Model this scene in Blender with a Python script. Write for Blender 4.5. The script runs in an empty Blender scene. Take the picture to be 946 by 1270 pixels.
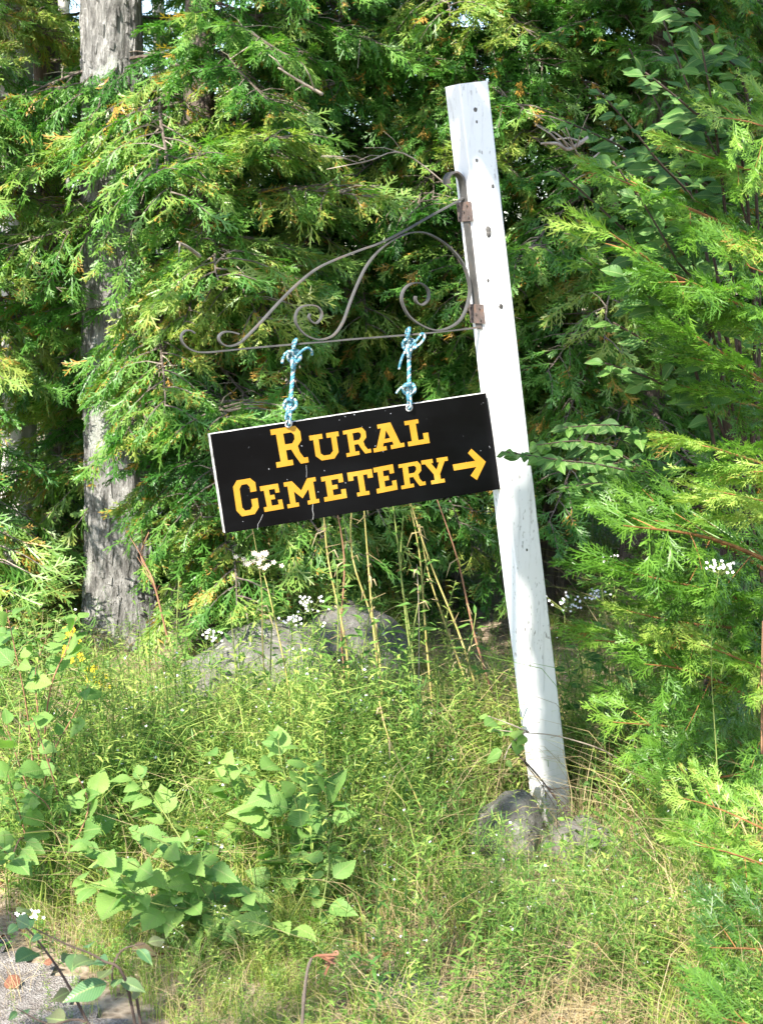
import bpy, math, random
import numpy as np
from mathutils import Vector, Matrix, noise
from mathutils.geometry import delaunay_2d_cdt
random.seed(7)
rng = np.random.default_rng(7)
R = math.radians
scn = bpy.context.scene
C = scn.collection

# ------------------------------------------------------------ camera, light, exposure
F = 2000.0                       # focal length in photo pixels (photo 946 x 1270)
EYE = Vector((0, 0, 1.6)); PITCH = -8.53
cd = bpy.data.cameras.new('camera'); cam = bpy.data.objects.new('camera', cd); C.objects.link(cam)
cam.location = EYE; cam.rotation_euler = (R(90 + PITCH), 0, 0)
cd.sensor_fit = 'VERTICAL'; cd.sensor_height = 24; cd.sensor_width = 24
cd.lens = 24 * F / 1270; cd.clip_end = 400; cd.clip_start = .05
cd.dof.use_dof = True; cd.dof.focus_distance = 4.75; cd.dof.aperture_fstop = 8
scn.camera = cam
SUN_EL = 47.0; SUN_AZ = 207.0     # azimuth measured clockwise from +Y: behind the camera, to the left
sdir = Vector((math.sin(R(SUN_AZ)) * math.cos(R(SUN_EL)), math.cos(R(SUN_AZ)) * math.cos(R(SUN_EL)), math.sin(R(SUN_EL))))
w = bpy.data.worlds.new('World'); scn.world = w; w.use_nodes = True
nt = w.node_tree; bg = nt.nodes['Background']
sky = nt.nodes.new('ShaderNodeTexSky'); sky.sky_type = 'NISHITA'; sky.sun_disc = False
sky.sun_elevation = R(SUN_EL); sky.sun_rotation = R(SUN_AZ)
nt.links.new(sky.outputs[0], bg.inputs[0]); bg.inputs[1].default_value = .15
sl = bpy.data.lights.new('sun', 'SUN'); sun = bpy.data.objects.new('sun', sl); C.objects.link(sun)
sl.energy = 5.0; sl.angle = R(.53); sl.color = (1, .93, .82)
sun.rotation_euler = sdir.to_track_quat('Z', 'Y').to_euler()
scn.view_settings.view_transform = 'Standard'; scn.view_settings.look = 'None'
scn.view_settings.exposure = 1.7; scn.view_settings.gamma = 1
scn.render.engine = 'CYCLES'

# ------------------------------------------------------------ helpers
ROT = Matrix.Rotation(R(90 + PITCH), 3, 'X')
def ray(px, py): return ROT @ Vector(((px - 473) / F, -(py - 635) / F, -1))
def at(px, py, Y):
    d = ray(px, py); return EYE + d * (Y / d.y)
def onplane(px, py, p0, n):
    d = ray(px, py); return EYE + d * ((p0 - EYE).dot(n) / d.dot(n))
def gh(x, y):
    h = .05 * noise.noise(Vector((x * .8, y * .8, 3))) + .02 * noise.noise(Vector((x * 3, y * 3, 7)))
    if y > 6: h += .035 * (y - 6) + .004 * (y - 6) ** 2
    return h
def ground_at(px, py):
    d = ray(px, py); z = 0
    for _ in range(6):
        p = EYE + d * ((z - EYE.z) / d.z); z = gh(p.x, p.y)
    return Vector((p.x, p.y, z))

class NM:
    """quads with a per-vertex tint"""
    def __init__(s): s.v = []; s.f = []; s.t = []; s.m = []
    def quad(s, a, b, c, d, t=.5, m=0):
        i = len(s.v); s.v += [a, b, c, d]; s.t += [t] * 4; s.f.append((i, i + 1, i + 2, i + 3)); s.m.append(m)
    def tri(s, a, b, c, t=.5, m=0):
        i = len(s.v); s.v += [a, b, c]; s.t += [t] * 3; s.f.append((i, i + 1, i + 2)); s.m.append(m)
    def ribbon(s, pts, ws, n, t=.5, m=0):
        i = len(s.v)
        for k, p in enumerate(pts):
            q = pts[min(k + 1, len(pts) - 1)] - pts[max(k - 1, 0)]
            sd = q.cross(n)
            sd = sd.normalized() * ws[k] * .5 if sd.length > 1e-9 else Vector((ws[k] * .5, 0, 0))
            s.v += [p - sd, p + sd]; s.t += [t, t]
        for k in range(len(pts) - 1):
            s.f.append((i + 2 * k, i + 2 * k + 1, i + 2 * k + 3, i + 2 * k + 2)); s.m.append(m)
    def tube(s, pts, rs, seg=6, t=.5, m=0, cap=True):
        i = len(s.v); up = Vector((.123, .45, .88)).normalized()
        for k, p in enumerate(pts):
            q = (pts[min(k + 1, len(pts) - 1)] - pts[max(k - 1, 0)]).normalized()
            a = q.cross(up)
            a = a.normalized() if a.length > 1e-6 else Vector((1, 0, 0))
            b = q.cross(a)
            for j in range(seg):
                th = 2 * math.pi * j / seg
                s.v.append(p + (a * math.cos(th) + b * math.sin(th)) * rs[k]); s.t.append(t)
            up = b if abs(q.dot(up)) > .9 else up
        for k in range(len(pts) - 1):
            for j in range(seg):
                j2 = (j + 1) % seg
                s.f.append((i + k * seg + j, i + k * seg + j2, i + (k + 1) * seg + j2, i + (k + 1) * seg + j)); s.m.append(m)
        if cap:
            s.f.append(tuple(i + j for j in range(seg))[::-1]); s.m.append(m)
            s.f.append(tuple(i + (len(pts) - 1) * seg + j for j in range(seg))); s.m.append(m)
    def mesh(s, name, mats):
        me = bpy.data.meshes.new(name)
        me.from_pydata([tuple(p) for p in s.v], [], s.f)
        if not isinstance(mats, (list, tuple)): mats = [mats]
        for m in mats: me.materials.append(m)
        if len(mats) > 1: me.polygons.foreach_set('material_index', s.m)
        a = me.attributes.new('tint', 'FLOAT', 'POINT'); a.data.foreach_set('value', np.array(s.t, dtype=np.float32))
        me.update(); return me
    def arrays(s):
        q = [f if len(f) == 4 else (f[0], f[1], f[2], f[2]) for f in s.f if len(f) <= 4]
        mm = [s.m[i] for i, f in enumerate(s.f) if len(f) <= 4]
        return np.array([tuple(p) for p in s.v]), np.array(q), np.array(s.t), np.array(mm)

def merge(name, parts, mats):
    """parts: list of (arrays, Matrix, tint shift) -> ONE mesh"""
    V = []; Q = []; T = []; M = []; o = 0
    for (v, q, t, m), mx, sh in parts:
        a = np.array(mx)
        V.append(v @ a[:3, :3].T + a[:3, 3]); Q.append(q + o); T.append(np.where(t > .98, 1.0, np.clip(t + sh, 0, .9))); M.append(m); o += len(v)
    V = np.concatenate(V); Q = np.concatenate(Q); T = np.concatenate(T); M = np.concatenate(M)
    me = bpy.data.meshes.new(name)
    me.vertices.add(len(V)); me.vertices.foreach_set('co', V.astype(np.float32).ravel())
    me.loops.add(Q.size); me.loops.foreach_set('vertex_index', Q.ravel().astype(np.int32))
    me.polygons.add(len(Q)); me.polygons.foreach_set('loop_start', np.arange(0, Q.size, 4, dtype=np.int32))
    me.polygons.foreach_set('loop_total', np.full(len(Q), 4, dtype=np.int32))
    for m in mats: me.materials.append(m)
    me.polygons.foreach_set('material_index', M.astype(np.int32))
    at_ = me.attributes.new('tint', 'FLOAT', 'POINT'); at_.data.foreach_set('value', T.astype(np.float32))
    me.update(calc_edges=True); me.validate()
    return me

def link(name, me, parent=None, mx=None, smooth=False):
    o = bpy.data.objects.new(name, me); C.objects.link(o)
    if parent: o.parent = parent
    if mx is not None: o.matrix_local = mx
    if smooth and me:
        me.polygons.foreach_set('use_smooth', [True] * len(me.polygons))
    return o
def tag(o, label=None, cat=None, group=None, kind=None):
    if label: o['label'] = label
    if cat: o['category'] = cat
    if group: o['group'] = group
    if kind: o['kind'] = kind
    return o
def thing(name, loc, label, cat, group=None):
    o = link(name, None); o.location = loc; o.empty_display_size = .1
    return tag(o, label, cat, group)
def loc_of(root): return Matrix.Translation(-root.location)
def frame(p, x, z):
    """matrix with origin p, local x along x, local z near z"""
    x = x.normalized(); y = z.cross(x).normalized(); z = x.cross(y)
    return Matrix(((x.x, y.x, z.x, p.x), (x.y, y.y, z.y, p.y), (x.z, y.z, z.z, p.z), (0, 0, 0, 1)))
def catmull(P, n=6, closed=False):
    out = []
    for i in range(len(P) - 1):
        p0 = P[max(i - 1, 0)]; p1 = P[i]; p2 = P[i + 1]; p3 = P[min(i + 2, len(P) - 1)]
        for k in range(n):
            t = k / n
            out.append(.5 * ((2 * p1) + (p2 - p0) * t + (2 * p0 - 5 * p1 + 4 * p2 - p3) * t * t + (3 * p1 - p0 - 3 * p2 + p3) * t ** 3))
    out.append(P[-1]); return out

# ------------------------------------------------------------ materials
def newmat(name):
    m = bpy.data.materials.new(name); m.use_nodes = True; nt = m.node_tree
    return m, nt, nt.nodes['Principled BSDF'], nt.nodes['Material Output']
def N(nt, t, **kw):
    n = nt.nodes.new(t)
    for k, v in kw.items():
        if hasattr(n, k): setattr(n, k, v)
        else: n.inputs[k].default_value = v
    return n
def ramp(nt, fac, stops):
    r = nt.nodes.new('ShaderNodeValToRGB'); nt.links.new(fac, r.inputs[0])
    e = r.color_ramp.elements
    while len(e) < len(stops): e.new(.5)
    for x, (p, c) in zip(e, stops): x.position = p; x.color = (*c, 1)
    return r
def coords(nt, scale=(1, 1, 1), which='Object'):
    tc = nt.nodes.new('ShaderNodeTexCoord'); mp = nt.nodes.new('ShaderNodeMapping')
    mp.inputs['Scale'].default_value = scale; nt.links.new(tc.outputs[which], mp.inputs[0]); return mp.outputs[0]
def leaf_mat(name, stops, transl=.35, rough=.5, spec=.35, vein=False, objrand=.25, tcol=(1.0, 1.35, .45)):
    m, nt, b, out = newmat(name); L = nt.links.new
    at_ = N(nt, 'ShaderNodeAttribute', attribute_name='tint')
    oi = nt.nodes.new('ShaderNodeObjectInfo')
    mm = N(nt, 'ShaderNodeMath', operation='MULTIPLY_ADD'); L(oi.outputs['Random'], mm.inputs[0]); mm.inputs[1].default_value = objrand; mm.inputs[2].default_value = -objrand / 2
    ad = N(nt, 'ShaderNodeMath', operation='ADD'); L(at_.outputs['Fac'], ad.inputs[0]); L(mm.outputs[0], ad.inputs[1])
    nz = N(nt, 'ShaderNodeTexNoise'); nz.inputs['Scale'].default_value = 30; L(coords(nt), nz.inputs['Vector'])
    m2 = N(nt, 'ShaderNodeMath', operation='MULTIPLY_ADD'); L(nz.outputs['Fac'], m2.inputs[0]); m2.inputs[1].default_value = .3; L(ad.outputs[0], m2.inputs[2])
    sb = N(nt, 'ShaderNodeMath', operation='SUBTRACT'); L(m2.outputs[0], sb.inputs[0]); sb.inputs[1].default_value = .15
    # keep dead shoots (tint 1) dead and live ones live
    gt = N(nt, 'ShaderNodeMath', operation='GREATER_THAN'); L(at_.outputs['Fac'], gt.inputs[0]); gt.inputs[1].default_value = .92
    mn = N(nt, 'ShaderNodeMath', operation='MINIMUM'); L(sb.outputs[0], mn.inputs[0]); mn.inputs[1].default_value = .88
    mx = N(nt, 'ShaderNodeMath', operation='MAXIMUM'); L(mn.outputs[0], mx.inputs[0]); L(gt.outputs[0], mx.inputs[1])
    r = ramp(nt, mx.outputs[0], stops); col = r.outputs[0]
    if vein:
        wv = N(nt, 'ShaderNodeTexWave'); wv.bands_direction = 'DIAGONAL'; wv.inputs['Scale'].default_value = 9
        ab = N(nt, 'ShaderNodeSeparateXYZ'); tc = nt.nodes.new('ShaderNodeTexCoord'); L(tc.outputs['Object'], ab.inputs[0])
        av = N(nt, 'ShaderNodeMath', operation='ABSOLUTE'); L(ab.outputs['Y'], av.inputs[0])
        cmb = nt.nodes.new('ShaderNodeCombineXYZ'); sx = N(nt, 'ShaderNodeMath', operation='MULTIPLY'); sx.inputs[1].default_value = -.8; L(av.outputs[0], sx.inputs[0])
        L(ab.outputs['X'], cmb.inputs[0]); L(sx.outputs[0], cmb.inputs[1]); L(cmb.outputs[0], wv.inputs['Vector'])
        lt = N(nt, 'ShaderNodeMath', operation='LESS_THAN'); L(av.outputs[0], lt.inputs[0]); lt.inputs[1].default_value = .018
        pw = N(nt, 'ShaderNodeMath', operation='POWER'); L(wv.outputs['Fac'], pw.inputs[0]); pw.inputs[1].default_value = 5
        hh = N(nt, 'ShaderNodeMath', operation='MULTIPLY'); L(pw.outputs[0], hh.inputs[0]); hh.inputs[1].default_value = .4
        mxx = N(nt, 'ShaderNodeMath', operation='MAXIMUM'); L(lt.outputs[0], mxx.inputs[0]); L(hh.outputs[0], mxx.inputs[1])
        hs = N(nt, 'ShaderNodeMath', operation='MULTIPLY'); L(mxx.outputs[0], hs.inputs[0]); hs.inputs[1].default_value = .75
        mc = N(nt, 'ShaderNodeMix', data_type='RGBA'); L(hs.outputs[0], mc.inputs[0]); L(col, mc.inputs[6]); mc.inputs[7].default_value = (.22, .3, .1, 1)
        col = mc.outputs[2]
        bp = N(nt, 'ShaderNodeBump'); bp.inputs['Strength'].default_value = .35; bp.inputs['Distance'].default_value = .01
        L(hh.outputs[0], bp.inputs['Height']); L(bp.outputs[0], b.inputs['Normal'])
    L(col, b.inputs['Base Color']); b.inputs['Roughness'].default_value = rough; b.inputs['Specular IOR Level'].default_value = spec
    tr = nt.nodes.new('ShaderNodeBsdfTranslucent')
    mt = N(nt, 'ShaderNodeMix', data_type='RGBA'); mt.blend_type = 'MULTIPLY'; mt.inputs[0].default_value = 1; L(col, mt.inputs[6]); mt.inputs[7].default_value = (*tcol, 1)
    mt.clamp_result = False
    L(mt.outputs[2], tr.inputs[0])
    ms = nt.nodes.new('ShaderNodeMixShader'); ms.inputs[0].default_value = transl
    L(b.outputs[0], ms.inputs[1]); L(tr.outputs[0], ms.inputs[2]); L(ms.outputs[0], out.inputs[0])
    return m
def rough_mat(name, c1, c2, c3=None, scale=8, stretch=(1, 1, 1), bump=.6, dist=.02, rough=.9, detail=10, spots=None):
    m, nt, b, out = newmat(name); L = nt.links.new
    v = coords(nt, stretch)
    n1 = N(nt, 'ShaderNodeTexNoise'); n1.inputs['Scale'].default_value = scale; n1.inputs['Detail'].default_value = detail; n1.inputs['Roughness'].default_value = .65; L(v, n1.inputs['Vector'])
    st = [(.3, c1), (.55, c2)] + ([(.75, c3)] if c3 else [])
    r = ramp(nt, n1.outputs['Fac'], st); col = r.outputs[0]
    if spots:
        n2 = N(nt, 'ShaderNodeTexNoise'); n2.inputs['Scale'].default_value = spots[1]; n2.inputs['Detail'].default_value = 6; L(coords(nt), n2.inputs['Vector'])
        rr = ramp(nt, n2.outputs['Fac'], [(spots[2], (0, 0, 0)), (spots[2] + .06, (1, 1, 1))])
        mc = N(nt, 'ShaderNodeMix', data_type='RGBA'); L(rr.outputs[0], mc.inputs[0]); L(col, mc.inputs[6]); mc.inputs[7].default_value = (*spots[0], 1); col = mc.outputs[2]
    L(col, b.inputs['Base Color']); b.inputs['Roughness'].default_value = rough; b.inputs['Specular IOR Level'].default_value = .25
    bp = N(nt, 'ShaderNodeBump'); bp.inputs['Strength'].default_value = bump; bp.inputs['Distance'].default_value = dist
    L(n1.outputs['Fac'], bp.inputs['Height']); L(bp.outputs[0], b.inputs['Normal'])
    return m

M = {}
M['cedar'] = leaf_mat('cedar_foliage', [(0, (.025, .075, .014)), (.3, (.045, .15, .022)), (.6, (.1, .24, .04)), (.86, (.235, .35, .08)), (.91, (.3, .28, .05)), (1, (.4, .24, .05))], transl=.42, rough=.42, spec=.55, objrand=.5)
M['cedar_fresh'] = leaf_mat('fresh_cedar_foliage', [(0, (.035, .1, .015)), (.35, (.085, .2, .022)), (.7, (.17, .32, .04)), (.88, (.3, .4, .08)), (1, (.34, .2, .05))], transl=.4, rough=.42, spec=.5, objrand=.55)
M['cedar_stem'] = rough_mat('cedar_twig_bark', (.13, .06, .025), (.25, .12, .04), (.33, .2, .09), scale=30, bump=.3)
M['bark'] = rough_mat('rough_grey_bark', (.05, .047, .043), (.28, .275, .265), (.62, .61, .59), scale=17, stretch=(2.4, 2.4, .6), bump=1, dist=.05, spots=((.38, .4, .36), 5, .56))
M['cedar_bark'] = rough_mat('shaggy_cedar_bark', (.06, .045, .035), (.16, .13, .11), (.27, .23, .2), scale=14, stretch=(4, 4, .4), bump=1, dist=.02)
M['pale_bark'] = rough_mat('pale_bark', (.3, .28, .26), (.5, .48, .45), (.68, .66, .63), scale=10, stretch=(2, 2, .8), bump=.6, dist=.01)
M['twig'] = rough_mat('dry_twig', (.16, .12, .09), (.32, .27, .22), (.45, .4, .35), scale=25, bump=.2)
M['dark_twig'] = rough_mat('dark_twig', (.03, .022, .018), (.07, .05, .04), scale=25, bump=.2)
M['rock'] = rough_mat('grey_boulder', (.07, .067, .06), (.15, .145, .13), (.27, .26, .24), scale=22, bump=1, dist=.03, spots=((.36, .36, .33), 14, .62))
M['dark_rock'] = rough_mat('dark_boulder', (.07, .068, .062), (.14, .135, .125), (.24, .235, .22), scale=24, bump=1, dist=.03, spots=((.5, .5, .48), 12, .66))
M['leaf'] = leaf_mat('broad_leaf', [(0, (.04, .11, .02)), (.4, (.085, .19, .03)), (.75, (.16, .29, .045)), (.9, (.25, .33, .08)), (1, (.3, .12, .04))], transl=.3, rough=.42, spec=.45, vein=True, objrand=.6)
M['pale_leaf'] = leaf_mat('pale_poplar_leaf', [(0, (.07, .17, .04)), (.4, (.16, .29, .07)), (.75, (.27, .4, .1)), (.9, (.4, .46, .12)), (1, (.4, .2, .05))], transl=.4, rough=.5, spec=.25, vein=True, objrand=.5)
M['shade_leaf'] = leaf_mat('dull_shrub_leaf', [(0, (.035, .1, .025)), (.4, (.065, .16, .035)), (.75, (.12, .24, .045)), (.9, (.2, .32, .06)), (1, (.25, .12, .04))], transl=.35, rough=.45, spec=.3, vein=True, objrand=.7)
M['red_leaf'] = leaf_mat('reddening_leaf', [(0, (.04, .11, .05)), (.5, (.07, .16, .06)), (.8, (.14, .11, .06)), (1, (.22, .05, .05))], transl=.25, rough=.4, spec=.45, vein=True, objrand=.6)
M['grass'] = leaf_mat('green_grass', [(0, (.06, .14, .025)), (.4, (.13, .24, .035)), (.7, (.22, .32, .05)), (.88, (.34, .36, .09)), (1, (.42, .32, .17))], transl=.35, rough=.55, spec=.25)
M['dry'] = leaf_mat('dry_grass', [(0, (.2, .15, .07)), (.5, (.34, .27, .14)), (.88, (.45, .37, .22)), (1, (.3, .15, .07))], transl=.2, rough=.7, spec=.15, tcol=(1.1, 1, .7))
M['weed'] = leaf_mat('weed_leaves', [(0, (.045, .12, .03)), (.4, (.09, .2, .04)), (.7, (.17, .28, .055)), (.88, (.33, .4, .1)), (1, (.3, .16, .05))], transl=.35, rough=.5, spec=.3)
M['straw'] = rough_mat('yellow_stalk', (.22, .2, .05), (.4, .34, .12), (.48, .42, .2), scale=12, bump=.1)
M['greenstem'] = rough_mat('green_stalk', (.08, .12, .03), (.2, .24, .07), scale=12, bump=.1)
M['redstem'] = rough_mat('reddish_stalk', (.16, .07, .04), (.28, .15, .09), scale=12, bump=.1)
M['petal'] = rough_mat('white_petals', (.65, .62, .66), (.82, .8, .82), scale=20, bump=.1)
M['fluff'] = rough_mat('buff_seed_fluff', (.35, .28, .2), (.6, .52, .42), scale=20, bump=.1)
M['yellowflower'] = rough_mat('goldenrod_yellow', (.65, .45, .02), (.85, .65, .03), scale=20, bump=.1)
M['litter'] = rough_mat('brown_dead_leaf', (.07, .025, .015), (.16, .07, .04), (.27, .15, .1), scale=9, bump=.3)
# post paint
def paint_mat():
    m, nt, b, out = newmat('weathered_white_paint'); L = nt.links.new
    v = coords(nt, (26, 26, 2.2))
    n1 = N(nt, 'ShaderNodeTexNoise'); n1.inputs['Scale'].default_value = 2; n1.inputs['Detail'].default_value = 12; n1.inputs['Roughness'].default_value = .7; L(v, n1.inputs['Vector'])
    n2 = N(nt, 'ShaderNodeTexNoise'); n2.inputs['Scale'].default_value = 120; n2.inputs['Detail'].default_value = 5; L(coords(nt, (1, 1, .45)), n2.inputs['Vector'])
    n3 = N(nt, 'ShaderNodeTexNoise'); n3.inputs['Scale'].default_value = 7; n3.inputs['Detail'].default_value = 3; L(coords(nt, (1, 1, .5)), n3.inputs['Vector'])
    big = ramp(nt, n3.outputs['Fac'], [(.42, (0, 0, 0)), (.62, (1, 1, 1))])
    fine = ramp(nt, n2.outputs['Fac'], [(.6, (0, 0, 0)), (.68, (1, 1, 1))])
    st = ramp(nt, n1.outputs['Fac'], [(.55, (0, 0, 0)), (.75, (1, 1, 1))])
    a = N(nt, 'ShaderNodeMath', operation='MULTIPLY'); L(big.outputs[0], a.inputs[0]); L(fine.outputs[0], a.inputs[1])
    s2 = N(nt, 'ShaderNodeMath', operation='MULTIPLY'); L(st.outputs[0], s2.inputs[0]); s2.inputs[1].default_value = .65
    # splashed dirt near the ground
    sp = nt.nodes.new('ShaderNodeSeparateXYZ'); tc = nt.nodes.new('ShaderNodeTexCoord'); L(tc.outputs['Object'], sp.inputs[0])
    mr = N(nt, 'ShaderNodeMapRange'); L(sp.outputs['Z'], mr.inputs[0]); mr.inputs[1].default_value = .28; mr.inputs[2].default_value = 0; mr.inputs[3].default_value = 0; mr.inputs[4].default_value = .55
    low = N(nt, 'ShaderNodeMath', operation='MULTIPLY'); L(mr.outputs[0], low.inputs[0]); L(n1.outputs['Fac'], low.inputs[1])
    mx = N(nt, 'ShaderNodeMath', operation='MAXIMUM'); L(a.outputs[0], mx.inputs[0]); L(s2.outputs[0], mx.inputs[1])
    m3 = N(nt, 'ShaderNodeMath', operation='MAXIMUM'); L(mx.outputs[0], m3.inputs[0]); L(low.outputs[0], m3.inputs[1])
    mc = N(nt, 'ShaderNodeMix', data_type='RGBA'); L(m3.outputs[0], mc.inputs[0]); mc.inputs[6].default_value = (.68, .69, .7, 1); mc.inputs[7].default_value = (.2, .19, .175, 1)
    L(mc.outputs[2], b.inputs['Base Color']); b.inputs['Roughness'].default_value = .6
    bp = N(nt, 'ShaderNodeBump'); bp.inputs['Strength'].default_value = .35; bp.inputs['Distance'].default_value = .003
    L(n1.outputs['Fac'], bp.inputs['Height']); L(bp.outputs[0], b.inputs['Normal'])
    return m
M['paint'] = paint_mat()
M['knot'] = rough_mat('dark_knot_wood', (.02, .02, .02), (.09, .085, .08), (.3, .28, .26), scale=60, bump=.5, dist=.003)
M['iron'] = rough_mat('grey_wrought_iron', (.045, .043, .042), (.08, .078, .076), (.12, .08, .055), scale=22, bump=.3, dist=.002, rough=.55)
M['rust'] = rough_mat('rusty_iron_plate', (.06, .045, .04), (.13, .1, .09), (.2, .11, .07), scale=30, bump=.5, dist=.002, rough=.8)
M['bolt'] = rough_mat('dark_screw_head', (.03, .025, .025), (.07, .06, .055), scale=40, bump=.2, rough=.6)
M['ring'] = rough_mat('galvanised_ring', (.35, .35, .35), (.55, .55, .55), scale=40, bump=.2, rough=.45)
def black_mat():
    m, nt, b, out = newmat('black_sign_paint'); L = nt.links.new
    n2 = N(nt, 'ShaderNodeTexNoise'); n2.inputs['Scale'].default_value = 90; n2.inputs['Detail'].default_value = 3; L(coords(nt), n2.inputs['Vector'])
    fleck = ramp(nt, n2.outputs['Fac'], [(.735, (0, 0, 0)), (.75, (1, 1, 1))])
    n3 = N(nt, 'ShaderNodeTexNoise'); n3.inputs['Scale'].default_value = 3.5; n3.inputs['Detail'].default_value = 8; L(coords(nt, (1, 1, 2)), n3.inputs['Vector'])
    base = ramp(nt, n3.outputs['Fac'], [(.4, (.0012, .0012, .0015)), (.75, (.0045, .005, .006))])
    mc = N(nt, 'ShaderNodeMix', data_type='RGBA'); L(fleck.outputs[0], mc.inputs[0]); L(base.outputs[0], mc.inputs[6]); mc.inputs[7].default_value = (.25, .26, .28, 1)
    L(mc.outputs[2], b.inputs['Base Color']); b.inputs['Roughness'].default_value = .3; b.inputs['Specular IOR Level'].default_value = .1
    return m
M['black'] = black_mat()
M['gold'] = rough_mat('yellow_lettering', (.37, .18, .012), (.43, .225, .022), (.48, .3, .06), scale=9, bump=.05, rough=.45)
M['edge'] = rough_mat('bare_board_edge', (.1, .1, .1), (.5, .49, .47), (.7, .7, .68), scale=35, bump=.2)
M['crack'] = rough_mat('scratched_paint', (.2, .2, .2), (.4, .4, .4), scale=80, bump=.1)
def rope_mat():
    m, nt, b, out = newmat('blue_white_rope'); L = nt.links.new
    nz = N(nt, 'ShaderNodeTexNoise'); nz.inputs['Scale'].default_value = 130; nz.inputs['Detail'].default_value = 2; L(coords(nt), nz.inputs['Vector'])
    r = ramp(nt, nz.outputs['Fac'], [(.45, (.02, .12, .18)), (.52, (.09, .22, .27)), (.6, (.4, .42, .42))])
    L(r.outputs[0], b.inputs['Base Color']); b.inputs['Roughness'].default_value = .7
    bp = N(nt, 'ShaderNodeBump'); bp.inputs['Strength'].default_value = .6; bp.inputs['Distance'].default_value = .002
    L(nz.outputs['Fac'], bp.inputs['Height']); L(bp.outputs[0], b.inputs['Normal']); return m
M['rope'] = rope_mat()
M['rope_blue'] = rough_mat('blue_rope_strand', (.04, .17, .24), (.08, .25, .32), (.2, .36, .4), scale=150, bump=.6, dist=.001)
M['rope_white'] = rough_mat('white_rope_strand', (.3, .32, .32), (.45, .46, .45), scale=150, bump=.6, dist=.001)
def ground_mat(name, cols, scale, bump):
    m, nt, b, out = newmat(name); L = nt.links.new
    n1 = N(nt, 'ShaderNodeTexNoise'); n1.inputs['Scale'].default_value = scale; n1.inputs['Detail'].default_value = 12; n1.inputs['Roughness'].default_value = .75; L(coords(nt), n1.inputs['Vector'])
    v1 = N(nt, 'ShaderNodeTexVoronoi'); v1.inputs['Scale'].default_value = scale * 9; L(coords(nt), v1.inputs['Vector'])
    md = N(nt, 'ShaderNodeMath', operation='MULTIPLY_ADD'); L(v1.outputs['Distance'], md.inputs[0]); md.inputs[1].default_value = .35; L(n1.outputs['Fac'], md.inputs[2])
    r = ramp(nt, md.outputs[0], cols); L(r.outputs[0], b.inputs['Base Color']); b.inputs['Roughness'].default_value = .95; b.inputs['Specular IOR Level'].default_value = .15
    bp = N(nt, 'ShaderNodeBump'); bp.inputs['Strength'].default_value = bump; bp.inputs['Distance'].default_value = .02
    L(md.outputs[0], bp.inputs['Height']); L(bp.outputs[0], b.inputs['Normal']); return m
M['ground'] = ground_mat('leaf_litter_soil', [(.4, (.06, .05, .03)), (.6, (.17, .13, .09)), (.8, (.33, .27, .2))], 5, .8)
M['gravel'] = ground_mat('pale_gravel', [(.4, (.07, .055, .045)), (.6, (.19, .165, .145)), (.8, (.36, .33, .3))], 25, 1)

# ------------------------------------------------------------ setting: ground and gravel
def grid_axis(near0, near1, step, far): 
    a = list(np.arange(near0, near1 + 1e-6, step)); s = step
    while a[-1] < far: s *= 1.5; a.append(a[-1] + s)
    s = step
    while a[0] > -far: s *= 1.5; a.insert(0, a[0] - s)
    return a
xs = grid_axis(-3.5, 3.5, .07, 150); ys = grid_axis(2, 10, .07, 150)
gv = []; gf = []
for y in ys:
    for x in xs:
        gv.append((x, y, gh(x, min(y, 14)) if y > -50 else 0))
nx = len(xs)
for j in range(len(ys) - 1):
    for i in range(nx - 1): gf.append((j * nx + i, j * nx + i + 1, (j + 1) * nx + i + 1, (j + 1) * nx + i))
gm = bpy.data.meshes.new('ground'); gm.from_pydata(gv, [], gf); gm.materials.append(M['ground'])
tag(link('ground', gm, smooth=True), kind='structure')
def on_gravel(x, y): return x < -.56 + .08 * noise.noise(Vector((x * 3, y * 3, 1))) - .75 * (y - 3.3)
gv = []; gf = []; idx = {}
gx = np.arange(-6, -.2, .07); gy = np.arange(-2, 4.6, .07)
for y in gy:
    for x in gx:
        if on_gravel(x, y) and x < -.2: idx[(round(x, 3), round(y, 3))] = len(gv); gv.append((x, y, gh(x, y) + .004 + .008 * noise.noise(Vector((x * 15, y * 15, 0)))+.008))
for y in gy[:-1]:
    for x in gx[:-1]:
        k = [(round(a, 3), round(b, 3)) for a, b in ((x, y), (x + .07, y), (x + .07, y + .07), (x, y + .07))]
        if all(q in idx for q in k): gf.append([idx[q] for q in k])
me = bpy.data.meshes.new('gravel_verge'); me.from_pydata(gv, [], gf); me.materials.append(M['gravel'])
tag(link('gravel_verge', me, smooth=True), kind='structure')

def rock_mesh(name, rx, ry, rz, seed, mat, sub=4, amp=.22):
    import bmesh
    bm = bmesh.new(); bmesh.ops.create_icosphere(bm, subdivisions=sub, radius=1)
    for v in bm.verts:
        p = v.co.copy(); d = noise.fractal(p * .9 + Vector((seed, 0, 0)), 1, 2, 4) * amp + noise.noise(p * 6 + Vector((seed, 0, 0))) * .035 + noise.noise(p * 15 + Vector((seed, 0, 0))) * .012
        p *= 1 + d; v.co = (p.x * rx, p.y * ry, p.z * rz)
    me = bpy.data.meshes.new(name); bm.to_mesh(me); bm.free(); me.materials.append(mat)
    me.polygons.foreach_set('use_smooth', [True] * len(me.polygons)); return me
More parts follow.
